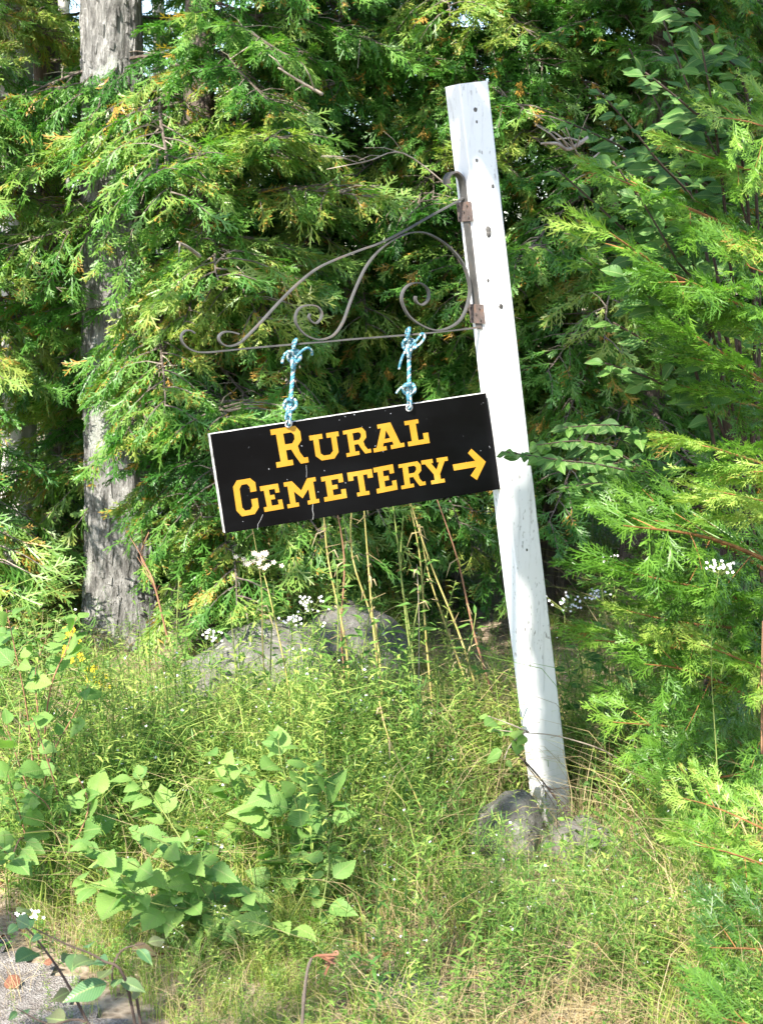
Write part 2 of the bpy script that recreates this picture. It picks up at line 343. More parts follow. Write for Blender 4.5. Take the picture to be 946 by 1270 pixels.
# pebbles on the gravel: nobody could count them
pb = []
pa = []
for s in range(5):
    r_ = rock_mesh('p', 1, .8, .5, s * 3.1, M['gravel'], sub=1, amp=.4)
    v = np.array([tuple(q.co) for q in r_.vertices]); q = np.array([(p.vertices[0], p.vertices[1], p.vertices[2], p.vertices[2]) for p in r_.polygons])
    pa.append((v, q, np.full(len(v), .5), np.zeros(len(q), int))); bpy.data.meshes.remove(r_)
for _ in range(1600):
    x = random.uniform(-2.2, -.3); y = random.uniform(2.9, 4.4)
    if not on_gravel(x + .05, y): continue
    s = random.uniform(.004, .013)
    pb.append((random.choice(pa), Matrix.Translation((x, y, gh(x, y) + .014)) @ Matrix.Rotation(random.uniform(0, 6), 4, 'Z') @ Matrix.Scale(s, 4), 0))
tag(link('gravel', merge('gravel', pb, [M['gravel']])), 'loose pale gravel at the lower left edge of the verge', 'gravel', kind='stuff')

# ------------------------------------------------------------ sign post, bracket, ropes, sign board
AZ = R(24)
u = Vector((-math.cos(AZ), -math.sin(AZ), 0))          # out along the bracket: left and towards the camera
n = Vector((math.sin(AZ), -math.cos(AZ), 0))           # out of the sign's front
post0 = at(685.5, 1010, 4.62)
B_ = onplane(686, 1016, post0, n); T_ = onplane(578, 104, post0, n)
ax = (T_ - B_).normalized(); side = ax.cross(n).normalized()
if side.dot(u) < 0: side = -side
PW = .089; hw = PW / 2
B_ = B_ - ax * .3
root = thing('sign_post', B_ + ax * .3, 'leaning square white painted wooden post holding the iron bracket', 'post')
rm = loc_of(root)
def lm(me, name, parent=root, smooth=False):
    me.transform(Matrix.Translation(-root.location)); return link(name, me, parent, smooth=smooth)
pm = NM(); Ln = (T_ - B_).length; ns = 40
ch = .004
sec = [(hw, hw - ch), (hw - ch, hw), (-hw + ch, hw), (-hw, hw - ch), (-hw, -hw + ch), (-hw + ch, -hw), (hw - ch, -hw), (hw, -hw + ch)]
for i in range(ns + 1):
    t = i / ns; c = B_.lerp(T_, t); bow = .004 * math.sin(t * 3.14)
    for a, b in sec:
        jit = .0012 * noise.noise(Vector((a * 60, b * 60, t * 25)))
        pm.v.append(c + side * (a + bow + jit) + n * (b + jit)); pm.t.append(.5)
for i in range(ns):
    for j in range(8):
        j2 = (j + 1) % 8; pm.f.append((i * 8 + j, i * 8 + j2, (i + 1) * 8 + j2, (i + 1) * 8 + j)); pm.m.append(0)
pm.f.append(tuple(range(ns * 8, ns * 8 + 8))); pm.m.append(0)
post = lm(pm.mesh('shaft', M['paint']), 'shaft')
# paint material uses object coords with z up the post: fine, origin at its foot
fp = B_ + n * hw; lp = B_ + side * hw
for (px, py, w_, h_) in [(589.5, 136, 5, 6), (591, 151, 3, 4), (591, 199, 4, 5), (611, 231, 4, 5), (605.5, 288, 8, 15), (605, 348, 4, 5), (621, 380, 6, 7), (653, 682, 3, 4), (676, 985, 3, 14)]:
    p = onplane(px, py, fp + n * .0006, n); k = NM(); a = w_ * .00116; b = h_ * .00116
    m_ = 10; ring = [p + side * (a * math.cos(q * 6.283 / m_) * random.uniform(.7, 1.1)) + ax * (b * math.sin(q * 6.283 / m_) * random.uniform(.8, 1.1)) for q in range(m_)]
    ring2 = [p + (q - p) * .5 + n * .0012 for q in ring]
    k.v = ring + ring2; k.t = [.5] * 20
    for q in range(m_): k.f.append((q, (q + 1) % m_, m_ + (q + 1) % m_, m_ + q)); k.m.append(0)
    k.f.append(tuple(range(m_, 2 * m_))); k.m.append(0)
    lm(k.mesh('knot', M['knot']), 'knot', post)
# bracket, in the plane through the middle of the post's left face
bp0 = B_
def Z1(pts): return [onplane(210 + x / 2.15, 190 + y / 2.15, bp0, n) for x, y in pts]
def sweep_bar(P, wid, th, nrm):
    k = NM()
    for i, p in enumerate(P):
        d = (P[min(i + 1, len(P) - 1)] - P[max(i - 1, 0)]).normalized(); s = d.cross(nrm).normalized()
        for a, b in ((1, 1), (1, -1), (-1, -1), (-1, 1)): k.v.append(p + s * th * .5 * a + nrm * wid * .5 * b); k.t.append(.5)
    for i in range(len(P) - 1):
        for j in range(4):
            j2 = (j + 1) % 4; k.f.append((i * 4 + j, i * 4 + j2, i * 4 + 4 + j2, i * 4 + 4 + j)); k.m.append(0)
    k.f.append((3, 2, 1, 0)); k.f.append(tuple(len(P) * 4 - 4 + j for j in range(4))); k.m += [0, 0]
    return k
def along(py):   # point of the left face axis at photo row py
    best = None
    for i in range(400):
        c = B_.lerp(T_, i / 399) + side * (hw + .004); d = ROT.transposed() @ (c - EYE); y = 635 - d.y / -d.z * F
        if best is None or abs(y - py) < best[0]: best = (abs(y - py), c)
    return best[1]
s0 = along(408); s1 = along(258)
curl = Z1([(782, 90), (776, 66), (762, 52), (748, 54), (739, 66), (740, 82)])
bracket = lm(sweep_bar([s0.lerp(s1, i / 8) for i in range(9)] + catmull([s1.lerp(s1 + ax * .02, .5)] + curl, 5), .036, .005, n).mesh('bracket', M['iron']), 'bracket')
for nm, pts, wd, off in [('upper_bar', [(784, 118), (765, 130), (700, 165), (630, 205), (560, 240), (515, 256), (440, 285), (390, 310), (340, 350), (290, 400), (240, 455), (200, 495), (180, 510), (155, 514), (137, 505), (132, 490), (143, 478), (162, 476), (185, 482)], .017, 0),
                    ('lower_bar', [(836, 463), (760, 472), (640, 484), (500, 495), (350, 508), (200, 521), (100, 531), (60, 525), (38, 508), (32, 490), (40, 475), (55, 472), (68, 480)], .014, 0),
                    ('scroll', [(640, 212), (600, 228), (560, 257), (525, 300), (500, 350), (480, 400), (462, 450), (440, 482), (418, 494), (392, 496), (363, 485), (341, 462), (335, 438), (345, 414), (370, 405), (393, 409), (405, 425), (402, 442), (390, 453), (377, 448), (371, 437), (374, 428)], .014, .0022),
                    ('scroll', [(610, 222), (650, 211), (690, 215), (740, 245), (780, 290), (798, 340), (800, 380), (785, 430), (760, 458), (720, 472), (680, 463), (640, 435), (620, 395), (625, 365), (645, 348), (670, 347), (690, 365), (690, 390), (675, 404), (662, 400), (656, 390), (657, 381)], .016, -.0018)]:
    P = [p + n * off for p in catmull(Z1(pts), 5)]
    lm(sweep_bar(P, wd, .0037, n).mesh(nm, M['iron']), nm, bracket)
for py in (262, 390):
    c = along(py) + side * .003
    k = NM(); a = .039; b = .026; th = .003
    vs = [(-1, -1), (1, -1), (1, 1), (-1, 1)]
    for dz in (-th, th):
        for i, j in vs: k.v.append(c + n * a * i + ax * b * j + side * dz); k.t.append(.5)
    for f in ((3, 2, 1, 0), (4, 5, 6, 7), (0, 1, 5, 4), (1, 2, 6, 5), (2, 3, 7, 6), (3, 0, 4, 7)): k.f.append(f); k.m.append(0)
    pl = lm(k.mesh('mounting_plate', M['rust']), 'mounting_plate', bracket)
    for i, j in ((-.7, -.6), (.7, -.6), (.7, .6), (-.7, .6), (.1, 0)):
        q = c + n * a * i + ax * b * j
        k = NM(); k.tube([q, q + side * .0055], [.0042, .0036], 8)
        o = lm(k.mesh('screw', M['bolt']), 'screw', bracket)
# the board
sgn = n.copy(); sp0 = bp0 + n * .008
S = {k: onplane(*v, sp0, n) for k, v in dict(tl=(260.5, 538.5), bl=(279.5, 661.5), br=(620.5, 606.5), tr=(601, 487)).items()}
S['tr'] = onplane(602.5, 487.3, sp0, n)
board_root = thing('hanging_sign', (S['tl'] + S['tr'] + S['bl'] + S['br']) / 4, 'black board sign with yellow lettering reading RURAL CEMETERY and an arrow, hanging on ropes', 'sign')
def lb(me, name, parent=None):
    me.transform(Matrix.Translation(-board_root.location)); return link(name, me, parent or board_root)
TH = .02
cs = [S['tl'], S['bl'], S['br'], S['tr']]
k = NM()
for o_ in (0, -.0): pass
k.v = [c for c in cs] + [c - n * TH for c in cs]; k.t = [.5] * 8
for f, m_ in (((0, 1, 2, 3), 0), ((7, 6, 5, 4), 0), ((0, 4, 5, 1), 1), ((1, 5, 6, 2), 0), ((2, 6, 7, 3), 0), ((3, 7, 4, 0), 1)): k.f.append(f); k.m.append(m_)
panel = lb(k.mesh('panel', [M['black'], M['edge']]), 'panel')
bmod = panel.modifiers.new('b', 'BEVEL'); bmod.width = .0012; bmod.segments = 2
def poly_part(name, outer, holes, mat, up=.0012, parent=None, thick=.0009):
    """flat painted shape (3D points on the sign's face) raised a hair"""
    loops = [outer] + holes; O = sp0; X = -u; Y = Vector((0, 0, 1))
    pts = []; edges = []
    for lp_ in loops:
        o_ = len(pts); pts += [((p - O).dot(X), (p - O).dot(Y)) for p in lp_]
        edges += [(o_ + i, o_ + (i + 1) % len(lp_)) for i in range(len(lp_))]
    vo, eo, fo, _, _, _ = delaunay_2d_cdt([Vector(p) for p in pts], edges, [], 0, 1e-6)
    def inside(x, y, lp2):
        c = False
        for i in range(len(lp2)):
            x1, y1 = lp2[i]; x2, y2 = lp2[i - 1]
            if (y1 > y) != (y2 > y) and x < (x2 - x1) * (y - y1) / (y2 - y1) + x1: c = not c
        return c
    L2 = [[((p - O).dot(X), (p - O).dot(Y)) for p in q] for q in loops]
    k = NM(); Nv = len(vo)
    k.v = [O + X * q.x + Y * q.y + n * up for q in vo] + [O + X * q.x + Y * q.y + n * (up - thick) for q in vo]; k.t = [.5] * len(k.v)
    for f in fo:
        cx = sum(vo[i].x for i in f) / len(f); cy = sum(vo[i].y for i in f) / len(f)
        if inside(cx, cy, L2[0]) and not any(inside(cx, cy, h) for h in L2[1:]): k.f.append(tuple(f)); k.m.append(0)
    for a, b in edges: k.f.append((a, b, b + Nv, a + Nv)); k.m.append(0)
    return lb(k.mesh(name, mat), name, parent)
G = {
 'E': ([(0,0),(1,0),(1,.37),(.79,.37),(.79,.19),(.43,.19),(.43,.43),(.66,.43),(.66,.6),(.43,.6),(.43,.82),(.74,.82),(.74,.66),(.95,.66),(.95,1),(0,1),(0,.82),(.17,.82),(.17,.18),(0,.18)], []),
 'R': ([(0,0),(.52,0),(.52,.14),(.37,.14),(.37,.41),(.53,.41),(.63,.2),(.75,0),(1,0),(1,.14),(.88,.14),(.78,.3),(.75,.47),(.89,.6),(.9,.83),(.78,1),(0,1),(0,.86),(.15,.86),(.15,.14),(0,.14)], [[(.37,.56),(.37,.85),(.62,.85),(.7,.77),(.69,.66),(.6,.56)]]),
 'U': ([(0,1),(.44,1),(.44,.82),(.3,.82),(.3,.27),(.4,.17),(.62,.17),(.73,.29),(.73,.82),(.58,.82),(.58,1),(1,1),(1,.82),(.91,.82),(.91,.22),(.74,0),(.3,0),(.12,.2),(.12,.82),(0,.82)], []),
 'A': ([(0,0),(.42,0),(.42,.15),(.31,.15),(.35,.28),(.63,.28),(.66,.15),(.56,.15),(.56,0),(1,0),(1,.15),(.88,.15),(.66,1),(.23,1),(.23,.85),(.34,.85),(.11,.15),(0,.15)], [[(.4,.42),(.48,.74),(.58,.42)]]),
 'L': ([(0,0),(1,0),(1,.42),(.76,.42),(.76,.18),(.5,.18),(.5,.84),(.64,.84),(.64,1),(0,1),(0,.84),(.2,.84),(.2,.18),(0,.18)], []),
 'C': ([(.2,0),(.78,0),(1,.16),(1,.42),(.72,.42),(.72,.22),(.62,.14),(.38,.14),(.27,.24),(.27,.76),(.38,.86),(.62,.86),(.73,.76),(.73,.62),(1,.62),(1,.86),(.8,1),(.2,1),(0,.84),(0,.18)], []),
 'M': ([(0,0),(.36,0),(.36,.15),(.27,.15),(.27,.6),(.5,.28),(.73,.6),(.73,.15),(.64,.15),(.64,0),(1,0),(1,.15),(.91,.15),(.91,.84),(1,.84),(1,1),(.74,1),(.5,.58),(.26,1),(0,1),(0,.84),(.1,.84),(.1,.15),(0,.15)], []),
 'T': ([(.26,0),(.76,0),(.76,.15),(.62,.15),(.62,.82),(.79,.82),(.79,.66),(1,.66),(1,1),(0,1),(0,.66),(.21,.66),(.21,.82),(.39,.82),(.39,.15),(.26,.15)], []),
 'Y': ([(.24,0),(.76,0),(.76,.15),(.62,.15),(.62,.36),(.87,.84),(1,.84),(1,1),(.58,1),(.58,.84),(.66,.84),(.52,.54),(.35,.84),(.43,.84),(.43,1),(0,1),(0,.84),(.12,.84),(.39,.38),(.39,.15),(.24,.15)], []),
}
def glyph(c, bl, br, tl):
    bl, br, tl = [onplane(*p, sp0, n) for p in (bl, br, tl)]
    f = lambda q: bl + (br - bl) * q[0] + (tl - bl) * q[1]
    o, h = G[c]
    tag(poly_part('letter', [f(q) for q in o], [[f(q) for q in hh] for hh in h], M['gold']), 'yellow letter ' + c)
for a in [('R', (343.3, 580.1), (382.8, 573.3), (335, 533)), ('U', (388, 572.8), (424, 567), (383.1, 540.5)), ('R', (430, 566.8), (460.3, 561), (424.8, 534.5)),
          ('A', (463.5, 561.2), (501.5, 553.8), (458.5, 528.5)), ('L', (506.2, 553.6), (532.6, 549.3), (500.9, 522.5)),
          ('C', (294.5, 641.5), (322, 636.3), (288, 597)), ('E', (328.2, 634.9), (351.9, 630.8), (321.9, 603.4)), ('M', (356.9, 630.4), (396.1, 623.2), (351.5, 598.6)),
          ('E', (402.5, 622.3), (430.2, 617.3), (397.7, 591.8)), ('T', (435.2, 617), (465.5, 612), (430.2, 586.4)), ('E', (467.5, 612.1), (492.9, 607), (462.6, 580.4)),
          ('R', (497.7, 606.8), (527.7, 601.2), (493.7, 576.2)), ('Y', (526.9, 602), (559.3, 596.8), (521.8, 571.3))]: glyph(*a)
def z2(x, y): return onplane(440 + x / 4.73, 480 + y / 4.73, sp0, n)
poly_part('arrow', [z2(*p) for p in [(572, 455), (705, 433), (662, 388), (682, 362), (766, 438), (714, 545), (678, 520), (712, 468), (580, 490)]], [], M['gold'])
for pts in [[(387, 597), (385.5, 577), (379.5, 577), (379.6, 593)][:2], ]: pass
def scratch(pts, w_):
    P = [onplane(*p, sp0, n) + n * .0004 for p in pts]; k = NM(); k.ribbon(P, [w_] * len(P), n); lb(k.mesh('paint_crack', M['crack']), 'paint_crack')
scratch([(388, 625), (387.4, 632), (388.7, 638), (388, 644)], .0012); scratch([(379.6, 577), (380.3, 585), (380, 592)], .0007)
scratch([(326, 638), (323, 645), (320, 650), (319.5, 657)], .0009)
# eye rings through the board's top edge
def torus_pts(c, a, b, r_, m_=14): return [c + a * math.cos(i * 6.2832 / m_) * r_ + b * math.sin(i * 6.2832 / m_) * r_ for i in range(m_ + 1)]
anch = []
for px, py in ((358, 523.5), (507.3, 503.5)):
    c = onplane(px, py + 2, sp0 + n * .004, n); anch.append(c)
    k = NM(); k.tube(torus_pts(c, side, Vector((0, 0, 1)), .009), [.0022] * 15, 6, cap=False)
    o = lb(k.mesh('eye_ring', M['ring']), 'eye_ring')
    o.data.polygons.foreach_set('use_smooth', [True] * len(o.data.polygons))
# ropes: straight run, overhand knots, loose ends
def rope(top, bot, label, seed, ends_top, ends_bot):
    r_ = random.Random(seed); t_ = thing('rope', bot, label, 'rope', 'ropes holding the sign')
    back = Matrix.Translation(-bot)
    d = (top - bot).normalized()
    def seg(name, P, rr=.0052, mt='rope'):
        k = NM(); k.tube(P, [rr * .78] * len(P), 8); me = k.mesh(name, M[mt]); me.transform(back); return link(name, me, t_, smooth=True)
    # strand of two turns, doubled near the ends
    def wob(a, b, m_, amp, ph, turns):
        return [a.lerp(b, i / m_) + u * math.cos(ph + turns * 6.28 * i / m_) * amp + n * math.sin(ph + turns * 6.28 * i / m_) * amp for i in range(m_ + 1)]
    for q, mt in enumerate(('rope_blue', 'rope_blue', 'rope_white')): seg('strand', wob(bot + d * .03, top - d * .02, 60, .0028, q * 2.094, 7), .0042, mt)
    # loop over the bar
    seg('bar_loop', catmull([top - d * .03 + u * .004, top - d * .005 + u * .009 + n * .016, top + d * .011 + n * .004, top - d * .002 - n * .017, top - d * .03 - n * .004], 6), .0058)
    seg('ring_loop', catmull([bot + d * .04 + n * .004, bot + d * .014 + n * .011, bot + n * .002 - d * .004, bot + d * .014 - n * .007, bot + d * .04], 6), .0045)
    for nm, c, sc in (('knot', top - d * .04, .0135), ('knot', bot + d * .045, .013)):
        P = []
        for i in range(49):
            q = i / 48 * 6.2832
            P.append(c + (u * (math.sin(q) + 2 * math.sin(2 * q)) * .42 + n * (-math.sin(3 * q)) * .6 + d * (math.cos(q) - 2 * math.cos(2 * q)) * .75) * sc)
        seg(nm, P, .0062)
    for pts in ends_top: seg('loose_end', catmull([top - d * .04] + [top - d * a + u * b + n * c for a, b, c in pts], 5), .0048)
    for pts in ends_bot: seg('loose_end', catmull([bot + d * .045] + [bot + d * a + u * b + n * c for a, b, c in pts], 5), .0042)
lbar = lambda px, py: onplane(px, py, bp0, n)
rope(lbar(366.5, 426), anch[0], 'blue and white rope on the left, tied above the letter R', 3,
     [[(.02, .018, .01), (.03, .033, .01), (.052, .038, .012)], [(.02, -.015, .012), (.012, -.03, .012), (.02, -.045, .006), (.032, -.05, 0)]], [[(.03, .012, .01), (.012, .014, .012)]])
rope(lbar(507, 412), anch[1], 'blue and white rope on the right, knotted nearer the post', 4,
     [[(.02, -.02, .01), (.004, -.034, .01), (.012, -.043, .01), (.03, -.03, .012), (.045, -.008, .012)], [(.055, .018, .008), (.08, .028, .006), (.1, .03, .0)]], [[(.06, .012, .012), (.055, .03, .01), (.04, .042, .006)]])

# ------------------------------------------------------------ cedar sprays and boughs
def spray(nm, o, d, nr, L, npin, nsub, tint, w_, rg, m=0):
    d = d.normalized(); s = d.cross(nr).normalized(); nr = s.cross(d)
    sag = rg.uniform(.05, .3); bend = rg.uniform(-.25, .25)
    def axis(t): return o + d * L * t - nr * (sag * t * t * L * .5) + s * (bend * t * t * L * .5)
    nm.ribbon([axis(0), axis(.35), axis(.7), axis(1)], [w_ * 1.1, w_ * 1.1, w_, w_ * .5], nr, tint, m)
    for i in range(npin):
        t = .08 + .88 * i / npin; sgn_ = 1 if i % 2 else -1; p = axis(t)
        l = L * (.55 * (1 - t) ** .7 + .06) * rg.uniform(.5, 1.25)
        ang = R(rg.uniform(26, 52)); dd = (d * math.cos(ang) + s * sgn_ * math.sin(ang) - nr * rg.uniform(-.3, .5)).normalized()
        tip = p + dd * l + d * l * .12 - nr * l * .1
        tw = (nr + s * sgn_ * rg.uniform(-.7, 1.0) + d * rg.uniform(-.4, .4)).normalized()
        nm.ribbon([p, p.lerp(tip, .55) + d * l * -.02, tip], [w_, w_, w_ * .45], tw, tint + rg.uniform(-.05, .05), m)
        ss = dd.cross(tw).normalized(); kk = max(1, int(nsub * l / (L * .45) + .5))
        for j in range(kk):
            q = .25 + .65 * j / kk; sj = 1 if j % 2 else -1; l2 = l * (.42 * (1 - q) + .1)
            e = p.lerp(tip, q); a2 = R(rg.uniform(32, 48)); d2 = dd * math.cos(a2) + ss * sj * math.sin(a2)
            nm.ribbon([e, e + d2 * l2], [w_ * .95, w_ * .5], tw, tint + rg.uniform(-.06, .1), m)
def bough(seed, L=.9, nsec=13, sprL=.13, npin=9, nsub=2, w_=.0042, droop=.35, up=.0, dens=1.0, hang=.7, dead=.04, green=False, sun_lift=0):
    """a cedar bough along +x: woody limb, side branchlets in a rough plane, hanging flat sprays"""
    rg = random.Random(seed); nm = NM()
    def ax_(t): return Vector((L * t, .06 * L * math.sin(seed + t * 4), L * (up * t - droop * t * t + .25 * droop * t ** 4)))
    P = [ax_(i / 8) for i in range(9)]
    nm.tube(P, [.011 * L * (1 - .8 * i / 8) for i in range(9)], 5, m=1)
    bt = rg.uniform(.3, .6) if not green else rg.uniform(.35, .65); bt += sun_lift
    for i in range(nsec):
        t = .12 + .86 * (i + rg.uniform(-.3, .3)) / nsec; sg = 1 if i % 2 else -1
        o = ax_(t); l = L * (.42 * (1 - t) ** .8 + .1) * rg.uniform(.7, 1.2); ang = R(rg.uniform(38, 65))
        d = Vector((math.cos(ang), sg * math.sin(ang), rg.uniform(-.25, .15))).normalized()
        Q = [o + d * l * q + Vector((0, 0, -droop * .8 * l * q * q)) for q in (0, .33, .66, 1)]
        nm.tube(Q, [.0035 * (1 - .2 * q) if not green else .0022 * (1 - .2 * q) for q in range(4)], 4, m=1 if (not green or i % 3 == 0) else 0, cap=False)
        cnt = max(3, int(l / sprL * 3.2 * dens)); tb = bt + rg.uniform(-.12, .22)
        for j in range(cnt):
            q = .12 + .88 * j / max(1, cnt - 1); e = o + d * l * q + Vector((0, 0, -droop * .8 * l * q * q)); sj = 1 if j % 2 else -1
            sd = d.cross(Vector((0, 0, 1))).normalized() * sj
            dd = (d * rg.uniform(.5, 1.1) + sd * rg.uniform(.2, .8) * (1 - q * .7) + Vector((0, 0, -hang * rg.uniform(.1, 1.1)))).normalized()
            nr = (Vector((0, 0, 1)) + Vector((rg.uniform(-1, 1), rg.uniform(-1, 1), 0))).normalized()
            tt = 1.0 if rg.random() < dead else min(.9, max(0, tb + rg.uniform(-.12, .2)))
            spray(nm, e, dd, nr, sprL * rg.uniform(.5, 1.4), npin, nsub, tt, w_, rg)
    for j in range(7):      # bare dead side twigs
        o = ax_(rg.uniform(.1, .8)); d = Vector((rg.uniform(-.2, 1), rg.uniform(-1, 1), rg.uniform(-.9, .5))).normalized(); l = L * rg.uniform(.08, .22)
        if not green: nm.tube([o, o + d * l * .5 + Vector((0, 0, .01)), o + d * l], [.003, .0022, .001], 3, m=2, cap=False)
    for j in range(3):
        spray(nm, ax_(1 - j * .03), Vector((1, (j - 1) * .5, -droop * .5 + up)), Vector((0, 0, 1)), sprL * 1.2, npin, nsub, min(.9, bt + .2), w_, rg)
    return nm
BGM = [M['cedar'], M['cedar_bark'], M['twig']]
low = [bough(10 + i, L=random.uniform(.75, 1.0), nsec=16, sprL=.095, npin=8, nsub=3, w_=.0052, dens=1.3, droop=random.uniform(.3, .6), up=random.uniform(-.1, .2), hang=random.uniform(.6, 1.1), dead=(.01, .02, .04, .01, .03, .02, .07, .02)[i], sun_lift=.22 if i < 4 else 0) for i in range(8)]  # first four tinted paler, bright sunlight put into the leaf colour
low_me = [b.mesh('bough', BGM) for b in low]
far_ar = [bough(40 + i, L=1.0, nsec=9, sprL=.2, npin=6, nsub=2, w_=.009, droop=.4, hang=.8).arrays() for i in range(4)]
fine = [bough(70 + i, L=.8, nsec=15, sprL=.1, npin=12, nsub=4, w_=.0038, dens=1.15, droop=random.uniform(.05, .2), up=.06, hang=random.uniform(.05, .35), dead=.004, green=True) for i in range(5)]
fine_me = [b.mesh('bough', [M['cedar_fresh'], M['cedar_stem']]) for b in fine]

def trunk_mesh(base, top, r0, r1, mat, seed=0, seg=20, rings=26, amp=.16, flare=.35):
    k = NM()
    for i in range(rings + 1):
        t = i / rings; c = base.lerp(top, t) + Vector((noise.noise(Vector((seed, t * 2, 0))), noise.noise(Vector((seed, t * 2, 9))), 0)) * r0 * .5 * t
        r_ = r0 + (r1 - r0) * t + r0 * flare * math.exp(-t * (top - base).length / .25)
        for j in range(seg):
            th = j * 6.2832 / seg; q = Vector((math.cos(th), math.sin(th), 0))
            rr = r_ * (1 + amp * noise.noise(Vector((q.x * 2.2, q.y * 2.2, t * 6 + seed))) + amp * .5 * noise.noise(Vector((q.x * 6, q.y * 6, t * 14 + seed))))
            k.v.append(c + q * rr - base); k.t.append(.5)
    for i in range(rings):
        for j in range(seg):
            j2 = (j + 1) % seg; k.f.append((i * seg + j, i * seg + j2, (i + 1) * seg + j2, (i + 1) * seg + j)); k.m.append(0)
    return k.mesh('trunk', mat)
def cedar(px, Y, H, zmin, nb, scale, seed, label, group, az=(-175, -5), trunk_r=.09, pool=slice(2, 8)):
    rg = random.Random(seed); x = (px - 473) / F * Y; base = Vector((x, Y, gh(x, Y) - .05))
    t_ = thing('cedar_tree', base, label, 'tree', group)
    link('trunk', trunk_mesh(base, base + Vector((rg.uniform(-.15, .15), .1, H)), trunk_r, trunk_r * .35, M['cedar_bark'], seed), t_, smooth=True)
    for i in range(nb):
        z = zmin + (H * .93 - zmin) * ((i + rg.random()) / nb)
        a = R(rg.uniform(*az)) if rg.random() < .85 else R(rg.uniform(0, 360))
        s = scale * (1 - .5 * (z / H) ** 1.5) * rg.uniform(.75, 1.2)
        mx = Matrix.Translation((0, 0, z)) @ Matrix.Rotation(a, 4, 'Z') @ Matrix.Rotation(R(rg.uniform(-18, 22)), 4, 'Y') @ Matrix.Rotation(R(rg.uniform(-25, 25)), 4, 'X') @ Matrix.Scale(s, 4)
        if Y < 7.0:
            bad = 0
            for q in (.35, .6, .85, 1.0):
                p = base + mx @ Vector((.9 * q, 0, -.35 * q * q)); d = ROT.transposed() @ (p - EYE); qx = 473 + d.x / -d.z * F; qy = 635 - d.y / -d.z * F
                if 80 < qx < 205 and (qy < 60 or 175 < qy < 225 or 345 < qy < 375) or 80 < qx < 250 and 570 < qy < 840: bad = 1
                if -10 < qx < 60 and (420 < qy < 520 or 610 < qy < 660): bad = 1
            if bad and rg.random() < .92: continue
            tx, ty = -1.1, 6.75; hx, hy = sdir.x, sdir.y; hl_ = math.hypot(hx, hy); hx /= hl_; hy /= hl_; bad = 0
            for q in (.3, .55, .8, 1.0):
                p = base + mx @ Vector((.9 * q, 0, -.35 * q * q)); ox, oy = p.x - tx, p.y - ty; h_ = ox * hx + oy * hy; pr = abs(ox * hy - oy * hx); zt = p.z - h_ * math.tan(R(SUN_EL))
                if h_ > 0 and pr < .34 and (-.1 < zt < .8 or 2.0 < zt < 2.8): bad = 1
            if bad and rg.random() < .8: continue
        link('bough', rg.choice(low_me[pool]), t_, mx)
    return t_
GR = 'cedars in the thicket behind the sign'
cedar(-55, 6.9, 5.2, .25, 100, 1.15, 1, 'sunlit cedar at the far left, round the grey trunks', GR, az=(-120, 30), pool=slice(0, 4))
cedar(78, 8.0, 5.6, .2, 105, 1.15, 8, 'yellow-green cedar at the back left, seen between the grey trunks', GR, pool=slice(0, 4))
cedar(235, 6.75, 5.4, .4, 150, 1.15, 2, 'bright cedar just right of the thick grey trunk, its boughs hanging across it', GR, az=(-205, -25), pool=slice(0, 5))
cedar(400, 7.5, 5.6, .35, 150, 1.15, 3, 'cedar straight behind the middle of the iron bracket', GR)
cedar(545, 7.4, 5.5, .5, 140, 1.1, 4, 'cedar behind the top of the white post', GR)
cedar(690, 7.5, 5.3, .75, 100, 1.1, 5, 'shaded cedar just right of the white post', GR)
cedar(797, 6.9, 5.0, 1.05, 75, .95, 6, 'cedar with bare shaggy brown trunk low on the right', GR, trunk_r=.085)
cedar(950, 7.3, 5.2, .2, 90, 1.1, 7, 'shaded cedar at the far right, behind the leafy shrub', GR)
# wood behind: one mass
fb = []
for i in range(230):
    x = random.uniform(-3.8, 3.6); y = random.uniform(9.3, 12.5)
    if x < -1.6 and random.random() < .35: continue
    z = random.uniform(.1, 5.5)
    fb.append((random.choice(far_ar), Matrix.Translation((x, y, z)) @ Matrix.Rotation(R(random.uniform(-170, -10)), 4, 'Z') @ Matrix.Rotation(R(random.uniform(-20, 30)), 4, 'Y') @ Matrix.Scale(random.uniform(1.0, 1.7), 4), random.uniform(-.2, .15)))
tag(link('distant_wood', merge('distant_wood', fb, BGM)), 'dark mass of cedars deeper in the wood behind the thicket', 'wood', kind='stuff')

